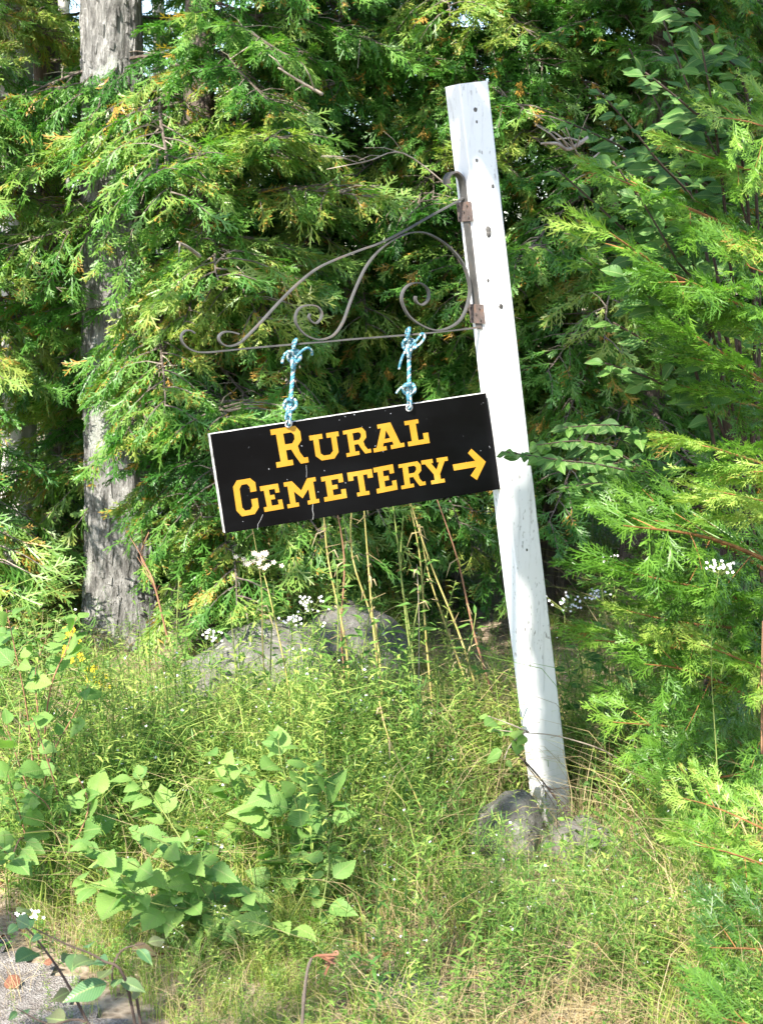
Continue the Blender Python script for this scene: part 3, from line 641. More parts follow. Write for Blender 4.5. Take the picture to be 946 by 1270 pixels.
# ------------------------------------------------------------ bare trunks on the left
def bark_flakes(base, top, r0, r1, t_, mat, seed):
    rg = random.Random(seed); k = NM()
    for i in range(1500):
        t = rg.random() ** 1.5 * .75; th = rg.uniform(0, 6.28); q = Vector((math.cos(th), math.sin(th), 0)); e = Vector((-q.y, q.x, 0))
        c = base.lerp(top, t) + Vector((noise.noise(Vector((seed, t * 2, 0))), noise.noise(Vector((seed, t * 2, 9))), 0)) * r0 * .5 * t
        rr = (r0 + (r1 - r0) * t + r0 * .35 * math.exp(-t * (top - base).length / .25)) * (1 + .12 * noise.noise(Vector((q.x * 2.2, q.y * 2.2, t * 6 + seed))) + .06 * noise.noise(Vector((q.x * 6, q.y * 6, t * 14 + seed))))
        h = rg.uniform(.015, .05); w_ = rg.uniform(.005, .014); o = rg.uniform(.003, .009); c = c + q * (rr - .002) - base
        U = Vector((rg.uniform(-.15, .15) * e.x, rg.uniform(-.15, .15) * e.y, 1)) * h
        a = [c - e * w_ - U * .6, c + e * w_ * .8 - U, c + e * w_ + U * .7, c - e * w_ * .7 + U]; b = [p + q * o - (p - c) * .25 for p in a]
        k.quad(*b)
        for j in range(4): k.quad(a[j], a[(j + 1) % 4], b[(j + 1) % 4], b[j])
    tag(link('bark_flakes', k.mesh('bark_flakes', mat), t_), kind='stuff')
def bare(px, py, Y, topx, r0, r1, mat, label, H=5.5, seed=3, group=None, name='tree'):
    base = at(px, py, Y); base.z = gh(base.x, base.y) - .08; top = at(topx, 0, Y); top = base + (top - base) * (H / (top.z - base.z))
    t_ = thing(name, base, label, 'tree', group); link('trunk', trunk_mesh(base, top, r0, r1, mat, seed, seg=40, rings=70, amp=.12), t_, smooth=True)
    if mat is M['bark']: bark_flakes(base, top, r0, r1, t_, mat, seed)
    for i in range(5):
        z = 3.2 + i * .5; c = (top - base) * (z / H); a = seed + i * 2.1
        k = NM(); k.tube([c + Vector((math.cos(a), math.sin(a), .5)) * q for q in (0, .3, .7, 1.1)], [r1 * .5, r1 * .4, r1 * .25, r1 * .1], 6)
        link('limb', k.mesh('limb', mat), t_, smooth=True)
    return t_
bare(151, 800, 6.75, 137, .142, .095, M['bark'], 'thick rough grey trunk left of the sign, flecked with lichen', seed=3)
bare(24, 760, 7.5, 20, .08, .06, M['pale_bark'], 'second pale grey trunk at the left edge of the photo', seed=5)
bare(208, 690, 9.4, 196, .035, .03, M['pale_bark'], 'thin pale trunk glimpsed right of the thick grey trunk', seed=8)
bare(82, 660, 10.0, 78, .05, .04, M['pale_bark'], 'thin pale trunk between the two thick ones on the left', seed=11)

# ------------------------------------------------------------ foreground cedar on the right
cb = Vector((1.62, 5.1, 0)); cb.z = gh(cb.x, cb.y) - .05
fc = thing('cedar_tree', cb, 'bright young cedar in the right foreground, its boughs reaching in from the edge', 'tree')
link('trunk', trunk_mesh(cb, cb + Vector((.05, .05, 3.9)), .06, .02, M['cedar_bark'], 21), fc, smooth=True)
def fbough(base_px, tip_px, Yb, Yt, roll, i, cb=cb, fc=fc):
    b = at(*base_px, Yb); t = at(*tip_px, Yt); d = t - b; s = d.length / .8
    zz = Vector((.0, -.55, .85)); mx = frame(b - cb, d, zz) @ Matrix.Rotation(R(roll), 4, 'X') @ Matrix.Scale(s, 4)
    return link('bough', fine_me[i % 5], fc, mx)
FB = [((1000, 330), (772, 215), 4.7, 4.3), ((1010, 470), (752, 285), 4.6, 4.2), ((1010, 420), (820, 330), 4.4, 4.0), ((1040, 540), (850, 400), 4.4, 4.1),
      ((1030, 540), (840, 460), 4.8, 4.6), ((1040, 620), (880, 540), 4.3, 3.9), ((1020, 740), (790, 650), 4.6, 4.2), ((1000, 720), (770, 640), 4.4, 4.0),
      ((1020, 780), (765, 690), 4.5, 4.1), ((990, 800), (780, 740), 4.4, 4.2), ((1010, 830), (750, 790), 4.7, 4.4), ((1010, 900), (800, 830), 4.4, 4.1),
      ((1000, 960), (760, 885), 4.5, 4.3), ((1010, 980), (820, 950), 4.3, 4.1), ((1030, 1050), (850, 1010), 4.2, 4.0), 
      ((1030, 250), (850, 180), 4.7, 4.4), ((1050, 200), (890, 150), 4.6, 4.3), ((1060, 10), (900, -40), 4.6, 4.4),
      ((1050, 400), (900, 300), 4.5, 4.2), ((1060, 660), (880, 590), 4.2, 3.9), ((1060, 880), (880, 800), 4.2, 4.0)]
rg = random.Random(5)
for i, (b, t, yb, yt) in enumerate(FB): fbough(b, t, yb, yt, rg.uniform(-25, 35), i)
cb2 = Vector((1.08, 3.55, 0)); cb2.z = gh(cb2.x, cb2.y) - .03
fc2 = thing('cedar_tree', cb2, 'low young cedar at the bottom right corner, its tips over the dry grass', 'tree')
link('trunk', trunk_mesh(cb2, cb2 + Vector((.02, .03, 1.0)), .022, .008, M['cedar_bark'], 22), fc2, smooth=True)
for i, (b, t, yb, yt) in enumerate([((1040, 1050), (850, 1000), 3.7, 3.6), ((1040, 1110), (860, 1050), 3.6, 3.4), ((1050, 1230), (880, 1165), 3.35, 3.15), ((1060, 1320), (890, 1240), 3.1, 2.9)]): fbough(b, t, yb, yt, rg.uniform(-25, 35), i, cb2, fc2)

# ------------------------------------------------------------ broad leaves
def leaf_mesh(name, outline, mat, fold=.25, curl=.25, teeth=0, tint=.5, seed=0):
    """leaf of length 1 along +x; outline = half widths"""
    rg = random.Random(seed); k = NM(); rows = []
    o2 = []
    for i in range(len(outline) - 1): o2 += [outline[i], (outline[i] + outline[i + 1]) / 2]
    outline = o2 + [outline[-1]]; m_ = len(outline) - 1; tw_ = rg.uniform(-.25, .25); wa = rg.uniform(0, 6)
    for i, hw_ in enumerate(outline):
        x = i / m_; z = -curl * x * x; row = []
        for f in (-1, -.5, 0, .5, 1):
            y = f * hw_ * (1 + (teeth * (1 if i % 2 else -1) if abs(f) == 1 else 0))
            row.append(len(k.v)); k.v.append(Vector((x, y + .06 * math.sin(3.1 * x) * math.sin(wa), z + (y * y) ** .75 * fold * 1.3 + y * tw_ * x + .025 * math.sin(9 * x + wa) * abs(f) + rg.uniform(-.004, .004)))); k.t.append(tint)
        rows.append(row)
    for i in range(m_):
        for j in range(4): k.f.append((rows[i][j], rows[i][j + 1], rows[i + 1][j + 1], rows[i + 1][j])); k.m.append(0)
    k.tube([Vector((-.35, 0, .03)), Vector((-.15, 0, .02)), Vector((0, 0, 0))], [.012, .012, .012], 3, t=.8, cap=False)
    return k.mesh(name, mat)
OV = [.02, .17, .26, .29, .27, .2, .1, .005]; DE = [.04, .24, .33, .36, .345, .3, .24, .17, .09, .004]; LA = [.02, .09, .13, .14, .12, .08, .03, .003]
def leafset(mat, out, **kw): return [leaf_mesh('leaf', [o * s for o in out], mat, fold=f, curl=c, seed=i, **kw) for i, (s, f, c) in enumerate([(1, .2, .2), (.9, .35, .35), (1.05, .1, .15), (.95, .25, -.12), (1, .15, .5), (.85, .4, .2), (1.05, -.12, .35)])]
LS = {'poplar': leafset(M['pale_leaf'], DE, teeth=.07, tint=.4), 'ovate': leafset(M['leaf'], OV, tint=.45), 'shade': leafset(M['shade_leaf'], OV, tint=.35), 'red': leafset(M['red_leaf'], OV, tint=.55), 'lance': leafset(M['weed'], LA, tint=.5)}
for me_ in sum(LS.values(), []): me_.polygons.foreach_set('use_smooth', [True] * len(me_.polygons))
def branch_plant(name, base, label, cat, stems, kind, size, gap, mat='twig', group=None, rad=.004, seed=0, face=.6, droop=.3, side_twigs=True):
    """stems: polylines of world points; leaves sit alternately along them"""
    rg = random.Random(seed); t_ = thing(name, base, label, cat, group); bk = Matrix.Translation(-base)
    for st in stems:
        leafy0 = st[0] if isinstance(st[0], float) else .2
        pts = [p for p in st if not isinstance(p, float)]
        P = catmull(pts, 6); L = sum((P[i + 1] - P[i]).length for i in range(len(P) - 1))
        k = NM(); k.tube(P, [rad * (1 - .7 * i / len(P)) for i in range(len(P))], 6); me = k.mesh('stem', M[mat]); me.transform(bk); so = link('stem', me, t_, smooth=True)
        cnt = int(L * (1 - leafy0) / gap)
        for j in range(cnt + 1):
            q = leafy0 + (1 - leafy0) * j / max(1, cnt); i = min(int(q * (len(P) - 1)), len(P) - 2); p = P[i]; d = (P[i + 1] - P[i]).normalized()
            sg = 1 if j % 2 else -1
            sd = d.cross(Vector((0, 0, 1)));
            if sd.length < .2: sd = Vector((rg.uniform(-1, 1), rg.uniform(-1, 1), 0))
            sd = sd.normalized() * sg
            a = rg.uniform(-.5, .5)
            dd = (d * rg.uniform(.3, .9) + sd * rg.uniform(.5, 1.1) + Vector((a, -.15, -droop * rg.uniform(0, 1.4)))).normalized()
            sz = size * rg.uniform(.5, 1.15) * (1 - .35 * (q if q > .8 else 0)); up_ = (Vector((0, -face, 1)) + Vector((rg.uniform(-.9, .9), rg.uniform(-.7, .7), rg.uniform(-.3, .3))))
            mx = frame(p + dd * sz * .35 - base, dd, up_) @ Matrix.Scale(sz, 4)
            link('leaf', rg.choice(LS[kind]), t_, mx)
    return t_
def A(*l): return [at(*p) for p in l]
# poplar saplings on the left
b = ground_at(330, 1190)
branch_plant('poplar_sapling', b, 'leafy poplar sapling with large toothed leaves, low in the left foreground', 'sapling',
  [[.2, b] + A((310, 1130, 3.75), (270, 1085, 3.65), (215, 1050, 3.55), (165, 1030, 3.5)), [.15, b] + A((250, 1120, 3.7), (200, 1090, 3.6), (140, 1060, 3.5), (110, 1050, 3.45)),
   [.25, b] + A((345, 1110, 3.8), (345, 1040, 3.85), (330, 985, 3.9), (300, 945, 3.9)), [.15, b] + A((290, 1160, 3.65), (250, 1130, 3.55), (215, 1110, 3.5)),
   [.1, b] + A((350, 1120, 3.8), (375, 1050, 3.8), (385, 1010, 3.8)), [.1, b] + A((300, 1180, 3.6), (260, 1190, 3.5), (230, 1200, 3.45)), [.1, b] + A((340, 1200, 3.6), (330, 1230, 3.5), (310, 1260, 3.4)),
   [.1, b] + A((270, 1130, 3.6), (240, 1080, 3.6), (225, 1045, 3.6)), [.1, b] + A((360, 1180, 3.6), (350, 1150, 3.5), (300, 1100, 3.45)), [.1, b] + A((300, 1210, 3.5), (280, 1235, 3.4), (240, 1245, 3.35)),
   [.3, b] + A((365, 1120, 3.8), (372, 1020, 3.85), (350, 950, 3.9), (345, 915, 3.9)), [.3, b] + A((250, 1080, 3.8), (205, 1010, 3.9), (170, 960, 3.95)), [.3, b] + A((390, 1080, 3.8), (405, 1000, 3.9), (395, 950, 3.9)), [.3, b] + A((230, 1150, 3.6), (160, 1110, 3.5), (100, 1090, 3.5)), [.4, b] + A((330, 1100, 3.9), (300, 1010, 4.0), (272, 930, 4.0)), [.2, b] + A((380, 1190, 3.6), (400, 1120, 3.6), (410, 1060, 3.7)), [.2, b] + A((300, 1140, 3.6), (190, 1120, 3.5), (150, 1090, 3.45)) ],
  'poplar', .082, .02, 'greenstem', seed=1, rad=.003)
b = ground_at(60, 1090)
branch_plant('poplar_sapling', b, 'sparse poplar sapling at the left edge with pale drooping leaves', 'sapling',
  [[.35, b] + A((45, 1010, 4.1), (25, 950, 4.1), (8, 900, 4.1)), [.3, b] + A((40, 1060, 4.0), (25, 1010, 4.0), (10, 960, 3.95)), [.3, b] + A((70, 1040, 4.0), (60, 1000, 4.0), (30, 975, 4.0)), [.3, b] + A((90, 1050, 3.9), (110, 1000, 3.9), (95, 960, 3.9)), [.3, b] + A((30, 1040, 3.9), (15, 1060, 3.8), (0, 1050, 3.7)), [.3, b] + A((75, 1010, 4.1), (55, 930, 4.1), (40, 890, 4.1))], 'poplar', .08, .03, 'redstem', seed=2, rad=.003, face=1.2)
b = ground_at(50, 1030)
branch_plant('poplar_sapling', b, 'tall poplar sapling left of the yellow flowers, broad pale leaves', 'sapling',
  [[.4, b] + A((48, 900, 4.35), (45, 830, 4.35), (65, 780, 4.3)), [.5, b] + A((35, 890, 4.35), (20, 810, 4.3), (8, 755, 4.3)), [.5, b] + A((60, 870, 4.3), (85, 800, 4.3), (95, 765, 4.3)), [.5, b] + A((60, 950, 4.2), (90, 890, 4.2), (110, 850, 4.2))], 'poplar', .088, .045, 'redstem', seed=3, rad=.003, face=1.2)
# dogwood twig close to the lens, lower left
b = at(190, 1330, 2.7); b.z = gh(b.x, b.y)
branch_plant('dogwood_shrub', b, 'reddening dogwood shrub in the bottom left corner, over the gravel', 'shrub',
  [[.3, b] + A((160, 1230, 2.6), (125, 1190, 2.6), (80, 1170, 2.6), (40, 1150, 2.6)), [.3, b] + A((170, 1240, 2.65), (140, 1215, 2.6), (150, 1180, 2.6), (180, 1170, 2.6)), [.4, b] + A((120, 1280, 2.6), (60, 1270, 2.6), (20, 1250, 2.6)),
   [.4, b] + A((100, 1250, 2.7), (50, 1170, 2.7), (10, 1130, 2.7))], 'red', .062, .06, 'dark_twig', seed=4, rad=.0035)
# serviceberry behind the right cedar
b = Vector((1.05, 5.2, gh(1.05, 5.2))); DY = -1.0
st = []
rg = random.Random(9)
for (x0, y0, x1, y1, yy) in [(900, 420, 690, 210, 5.6), (880, 300, 740, 110, 5.7), (900, 350, 780, 60, 5.9), (930, 300, 820, 20, 5.8), (870, 380, 700, 290, 5.5), (900, 450, 720, 320, 5.6), (860, 330, 760, 200, 5.5), (900, 280, 870, 60, 5.5),
                             (920, 200, 800, 90, 5.4), (880, 400, 790, 240, 5.4), (930, 150, 840, 10, 5.6), (860, 250, 700, 150, 5.9), (900, 480, 760, 400, 5.5), (890, 520, 750, 450, 5.6), (850, 420, 780, 340, 5.3)]:
    yy += DY; m_ = at(x0, y0, yy + .2); st.append([.45, b, b.lerp(m_, .5) + Vector((.1, 0, .1)), m_] + A(((x0 + x1) / 2, (y0 + y1) / 2 + rg.uniform(-25, 10), yy), (x1, y1, yy - .1)))
branch_plant('serviceberry_shrub', b, 'tall broad-leaved shrub behind the right cedar boughs, up to the top right', 'shrub', st, 'shade', .085, .042, 'dark_twig', seed=6, rad=.007, face=1.3)
# branch reaching in front of the post
b = Vector((1.25, 4.75, gh(1.25, 4.75)))
branch_plant('alder_shrub', b, 'broad-leaved shrub whose branch reaches across the post beside the arrow', 'shrub',
  [[.5, b] + A((940, 700, 4.7), (860, 610, 4.6), (760, 580, 4.45), (690, 570, 4.35), (625, 560, 4.3)), [.6, b] + A((900, 680, 4.7), (820, 600, 4.7), (740, 550, 4.6), (665, 552, 4.5)), [.6, b] + A((930, 720, 4.7), (850, 640, 4.6), (770, 600, 4.5), (700, 605, 4.4)),
   [.6, b] + A((930, 640, 4.8), (850, 570, 4.8), (780, 530, 4.7), (700, 530, 4.6)), [.6, b] + A((900, 640, 4.9), (860, 590, 4.8), (800, 570, 4.8), (740, 580, 4.7))], 'shade', .07, .022, 'dark_twig', seed=7, rad=.005, face=1.6)
# low shrub right of the post
b = ground_at(800, 1000); st = []
for (x1, y1, yy) in [(690, 820, 4.9), (705, 790, 5.0), (740, 780, 5.1), (770, 800, 5.0), (800, 850, 4.9), (710, 870, 4.8), (740, 900, 4.7), (780, 880, 4.7), (820, 900, 4.8), (760, 850, 4.7), (840, 880, 4.8), (860, 930, 4.7)]:
    e = at(x1, y1, yy); st.append([.35, b, b.lerp(e, .5) + Vector((0, 0, .09)), e])
branch_plant('broadleaf_shrub', b, 'low dark broad-leaved shrub right of the post, under the cedar boughs', 'shrub', st, 'shade', .07, .045, 'greenstem', seed=8, rad=.004)
b = ground_at(720, 1120); st = []
for (x1, y1, yy) in [(690, 1040, 4.15), (730, 1010, 4.2), (760, 1030, 4.2), (700, 1010, 4.3), (650, 1070, 4.0), (770, 990, 4.4), (800, 1030, 4.3), (735, 960, 4.4)]:
    e = at(x1, y1, yy); st.append([.3, b, b.lerp(e, .5) + Vector((0, 0, .04)), e])
branch_plant('broadleaf_seedling', b, 'small leafy shrub at the foot of the post, over the dark rock', 'shrub', st, 'ovate', .045, .045, 'greenstem', seed=9, rad=.0025)
b = ground_at(800, 1010)
branch_plant('broadleaf_seedling', b, 'bare twig across the lower post with a few pale spotted leaves at its tip', 'twig',
  [[.72, b] + A((770, 945, 4.5), (700, 915, 4.42), (640, 908, 4.36), (612, 905, 4.34)), [.3] + A((655, 908, 4.38), (632, 898, 4.35), (605, 888, 4.33)), [.3] + A((650, 908, 4.38), (632, 925, 4.34), (625, 942, 4.32))], 'poplar', .05, .03, 'twig', seed=10, rad=.003)
# yellow-green bush at the left
for bx, by, lab, sd_ in ((60, 830, 'yellow-green leafy bush at the foot of the grey trunk, left edge', 21), (20, 760, 'yellow-green leafy bush behind the poplar leaves, left edge', 22)):
    b = ground_at(bx, by + 60); st = []; rg = random.Random(sd_)
    for i in range(20):
        e = at(bx + rg.uniform(-70, 70), by + rg.uniform(-80, 40), b.y + rg.uniform(-.3, .3)); st.append([.2, b, b.lerp(e, .5) + Vector((0, 0, .05)), e])
    branch_plant('leafy_bush', b, lab, 'bush', st, 'lance', .05, .035, 'greenstem', seed=sd_, rad=.0025)

# ------------------------------------------------------------ herbs
def herb(nm, base, P, lw, ll, gap, t0, tint, rg, m=0, ms=1, rad=.0025, seg=4):
    nm.tube(P, [rad * (1 - .6 * i / len(P)) for i in range(len(P))], seg, m=ms, cap=False)
    L = sum((P[i + 1] - P[i]).length for i in range(len(P) - 1)); cnt = int(L * (1 - t0) / gap)
    for j in range(cnt):
        q = t0 + (1 - t0) * j / cnt; i = min(int(q * (len(P) - 1)), len(P) - 2); p = P[i].lerp(P[i + 1], q * (len(P) - 1) - i); a = j * 2.4 + rg.uniform(-.3, .3)
        l = ll * rg.uniform(.7, 1.2) * (1.1 - .5 * q); d = Vector((math.cos(a), math.sin(a), rg.uniform(.1, .7))).normalized(); dn = Vector((0, 0, -1))
        nm.ribbon([p, p + d * l * .5 + dn * l * .02, p + d * l + dn * l * .25], [lw * .5, lw, lw * .1], Vector((0, 0, 1)), min(.9, max(0, tint + rg.uniform(-.15, .15))), m)
def stalk(bp, tp, Y, label, name='goldenrod_stalk', mat='straw', leafy=False, head=None, rad=.0035, group='tall dry stalks under the sign', lt=.55, cat='plant', seed=0, t0=.3, gap=.018, bow=.03, Yt=None):
    rg = random.Random(seed); b = at(*bp, Y); b.z = min(b.z, gh(b.x, b.y) + .02); b.z = gh(b.x, b.y)
    t = at(*tp, Yt or Y); m1 = b.lerp(t, .4) + Vector((rg.uniform(-bow, bow), rg.uniform(-bow, bow), 0)); m2 = b.lerp(t, .75) + Vector((rg.uniform(-bow, bow), 0, 0))
    P = catmull([b, m1, m2, t], 5)
    o = thing(name, b, label, cat, group); bk = Matrix.Translation(-b)
    k = NM(); k.tube(P, [rad * (1 - .6 * i / len(P)) for i in range(len(P))], 5); me = k.mesh('stem', M[mat]); me.transform(bk); link('stem', me, o, smooth=True)
    if leafy:
        k = NM(); herb(k, b, P, .009, .06, gap, t0, lt, rg, ms=0, rad=.0005); me = k.mesh('leaves', M['weed']); me.transform(bk); tag(link('leaves', me, o), kind='stuff')
    elif name == 'goldenrod_stalk':
        k = NM()
        for j in range(rg.randint(7, 12)):
            i = rg.randrange(2, len(P) - 1); p = P[i].lerp(P[i + 1] if i + 1 < len(P) else P[i], rg.random()); a = rg.uniform(0, 6.28); l = rg.uniform(.015, .06); d = Vector((math.cos(a), math.sin(a), rg.uniform(-.9, .5)))
            if rg.random() < .5: k.ribbon([p, p + d * l * .5 + Vector((0, 0, .004)), p + d * l * .8 - Vector((0, 0, l * .6))], [.002, .006, .001], Vector((0, -.6, .8)), rg.uniform(.2, .9))
            else: k.tube([p, p + d * l], [.0016, .0008], 4, t=.5, cap=False)
            k.tube([p - (t - b).normalized() * .003, p + (t - b).normalized() * .003], [rad * 1.05, rad * 1.05], 6, t=.3)
        me = k.mesh('dry_leaves', M['dry']); me.transform(bk); tag(link('dry_leaves', me, o), kind='stuff')
    if head:
        hm, hr, hcnt, hs = head; k = NM()
        for i in range(hcnt):
            c = t + Vector((rg.gauss(0, hr * 1.3), rg.gauss(0, hr), rg.uniform(-hr * 1.8, hr * .7)))
            if hm == 'yellowflower': q = rg.random(); c = P[-1].lerp(P[-6], q * .95) + Vector((rg.gauss(0, .008 + .01 * q), rg.gauss(0, .01), rg.gauss(0, .01)))
            k.ribbon([c + (b - t).normalized() * hr * 1.2 if hm == 'yellowflower' else t - (t - b).normalized() * hr * 2.2, c], [.0012, .0012], n, m=1)
            for q in range(5):
                a = q * 1.2566; d = Vector((math.cos(a), math.sin(a) * .5, math.sin(a) * .8 + .2)) * hs
                k.ribbon([c, c + d], [hs * .25, hs * .6], Vector((0, -1, .4)))
        me = k.mesh('flower_head', [M[hm], M['greenstem']]); me.transform(bk); tag(link('flower_head', me, o), kind='stuff')
    return o
bigs = [((436, 930), (400, 615), 5.2), ((444, 900), (413, 612), 5.25), ((472, 900), (438, 610), 5.3), ((486, 900), (450, 612), 5.2), ((532, 900), (486, 615), 5.3), ((540, 880), (505, 612), 5.35),
        ((610, 860), (508, 620), 5.3), ((630, 850), (542, 620), 5.4), ((600, 850), (520, 650), 5.5), ((520, 860), (500, 640), 5.4)]
nth = ['leftmost dry yellow stalk rising behind the sign, below the letter M', 'reddish stalk right beside the leftmost yellow one under the sign', 'straight yellow stalk under the sign, left one of the middle pair', 'straight yellow stalk under the sign, right one of the middle pair',
       'thin stalk under the sign with small side leaves, left of the slanting ones', 'thin stalk behind the sign below the letter R of CEMETERY', 'slanting dry stalk that leans left behind the sign, longest of them', 'slanting reddish stalk nearest the white post, leaning left', 'short slanting stalk in front of the dark hollow', 'short upright stalk in front of the dark hollow']
for i, (b, t, y) in enumerate(bigs):
    stalk(b, t, y, nth[i], mat=('straw', 'redstem', 'straw', 'straw', 'greenstem', 'straw', 'straw', 'redstem', 'straw', 'greenstem')[i], leafy=i in (4, 5, 9), seed=i, rad=.0048)
stalk((366, 960), (322, 690), 4.9, 'leafy goldenrod gone to seed, its fluffy top just under the sign corner', leafy=True, head=('fluff', .022, 26, .008), seed=20, lt=.75, rad=.004, group='tall leafy plants')
stalk((352, 930), (310, 640), 4.95, 'thin stalk touching the lower left corner of the sign', leafy=False, seed=21, rad=.003)
stalk((545, 1110), (470, 870), 4.2, 'bright yellow-green stalk slanting across the grass left of the post', leafy=False, seed=22, rad=.0035, bow=.01)
stalk((514, 1010), (517, 700), 4.9, 'very thin pale straight stalk between the sign and the grass', mat='twig', seed=23, rad=.0022, bow=.01)
asters = [((400, 900), (382, 745), 5.1, .02, 'white aster with flowers clustered under the C of the sign'), ((290, 910), (266, 785), 5.3, .014, 'white aster in front of the big boulder'), ((360, 880), (362, 768), 5.0, .012, 'small white aster beside the tall goldenrod'),
          ((735, 940), (700, 742), 5.2, .022, 'tall branching white aster just right of the post'), ((740, 900), (738, 735), 5.3, .018, 'white aster in the dark hollow right of the post'), ((905, 900), (892, 698), 4.0, .014, 'white aster sticking through the right cedar boughs'), ((790, 860), (757, 692), 4.8, .014, 'white aster half hidden left of the cedar boughs'),
          ((270, 1130), (268, 1050), 3.95, .014, 'white aster behind the poplar sapling'), ((125, 960), (117, 895), 5.3, .01, 'tiny white aster in the grass below the grey trunk'), ((310, 990), (305, 925), 4.6, .016, 'pale aster in the middle of the grass'),
          ((40, 1180), (38, 1135), 3.6, .012, 'white aster beside the gravel'), ((540, 1290), (545, 1255), 3.4, .02, 'aster cluster at the bottom edge, middle of the photo'), ((680, 1160), (660, 1120), 3.8, .012, 'small aster in front of the rock below the post'), ((450, 960), (445, 870), 4.8, .018, 'pale aster below the middle of the sign')]
for i, (b, t, y, r_, lab) in enumerate(asters):
    stalk(b, t, y, lab, name='aster', mat='greenstem', leafy=True, head=('petal', r_, int(12 + r_ * 700), .0042), seed=40 + i, lt=.45, rad=.002, group='white asters', t0=.2)
for i, (b, t, y, lab) in enumerate([((118, 930), (88, 785), 5.4, 'bright yellow goldenrod in flower, left of the grey trunk'), ((128, 930), (112, 830), 5.3, 'lower yellow goldenrod spike beside the taller one')]):
    stalk(b, t, y, lab, name='goldenrod', mat='greenstem', leafy=True, head=('yellowflower', .014, 190, .0075), seed=60 + i, group='goldenrods in flower', t0=.2)
# taller leafy herbs under the sign
hl = [(430, 980, 440, 820), (470, 990, 480, 800), (405, 960, 400, 840), (510, 960, 515, 780), (560, 940, 565, 720), (350, 1000, 345, 860), (300, 960, 300, 850), (620, 940, 628, 850), (640, 930, 645, 800), (250, 900, 245, 770), (385, 880, 350, 740), (690, 960, 700, 860),
      (560, 1270, 600, 1120), (450, 1240, 470, 1090), (400, 1150, 420, 1010), (610, 1230, 640, 1090), (520, 1180, 530, 1040), (720, 1250, 740, 1130), (90, 1010, 80, 880), (160, 940, 150, 850), (200, 930, 210, 820), (480, 1300, 440, 1180)]
HLAB = ['green herb below the M of the sign, left of two yellow stalks', 'green herb in front of the paired yellow stalks', 'green herb right beside the fluffy goldenrod', 'green herb in the middle, right of the yellow stalks', 'tall green herb in front of the dark hollow under the sign', 'green herb at the right edge of the pale boulder', 'green herb in front of the pale boulder', 'green herb immediately left of the lower post', 'tall green herb close behind the left side of the post', 'green herb at the left end of the pale boulder', 'tall bushy green herb in front of the boulder, under the C', 'green herb immediately right of the lower post',
 'green herb at the bottom, below the round rock', 'green herb at the bottom edge, right of the cut stem', 'green herb right of the poplar sapling top', 'green herb in front of the round rock', 'green herb in the lower middle grass, left of the round rock', 'green herb in the dry grass below the dark rock', 'green herb at the left below the yellow goldenrods', 'green herb below the base of the grey trunk', 'green herb just right of the grey trunk foot', 'green herb at the bottom edge above the pale flat stone']
for i, (a_, b__, c_, d_) in enumerate(hl):
    g = ground_at(a_, b__); stalk((a_, b__), (c_, d_), g.y, HLAB[i], name='leafy_herb', mat='greenstem', leafy=True, seed=80 + i, lt=random.uniform(.3, .75), rad=.0025, group='slender green herbs in the verge', t0=.1, gap=.012, Yt=g.y - .1)

for i, (b_, t_, lab) in enumerate([((300, 960), (286, 760), 'leafy stem over the left end of the pale boulder, below the sign'), ((335, 950), (340, 720), 'tall leafy stem just right of the fluffy goldenrod'), ((395, 960), (418, 700), 'tall leafy stem under the C of the sign'), ((450, 960), (462, 740), 'tall leafy stem among the yellow stalks'),
        ((500, 950), (530, 690), 'tall leafy stem right of the yellow stalks'), ((580, 950), (590, 760), 'leafy stem in front of the dark hollow, nearer the post'), ((700, 980), (722, 800), 'leafy stem right behind the post'), ((760, 960), (742, 690), 'tall leafy stem below the cedar tips right of the post'), ((230, 900), (222, 720), 'leafy stem in front of the cedar, right of the grey trunk')]):
    g = ground_at(*b_); b = g; rg = random.Random(300 + i); t = at(*t_, g.y - .05); P = catmull([b, b.lerp(t, .5) + Vector((rg.uniform(-.03, .03), 0, 0)), t], 6)
    o = thing('meadow_plant', b, lab, 'plant', 'tall leafy stems'); k = NM(); k.tube(P, [.0035 * (1 - .6 * q / len(P)) for q in range(len(P))], 6); me = k.mesh('stem', M['greenstem']); me.transform(Matrix.Translation(-b)); link('stem', me, o, smooth=True)
    L = (t - b).length; nl = int(L * .7 / .018)
    for j in range(nl):
        q = .3 + .7 * j / nl; ii = min(int(q * (len(P) - 1)), len(P) - 2); p = P[ii].lerp(P[ii + 1], q * (len(P) - 1) - ii); a_ = j * 2.4; dd = Vector((math.cos(a_), math.sin(a_), rg.uniform(-.1, .7))).normalized(); sz = rg.uniform(.06, .09) * (1.25 - .75 * q)
        link('leaf', rg.choice(LS['lance']), o, frame(p + dd * sz * .3 - b, dd, Vector((rg.uniform(-.3, .3), -.4, 1))) @ Matrix.Scale(sz, 4))
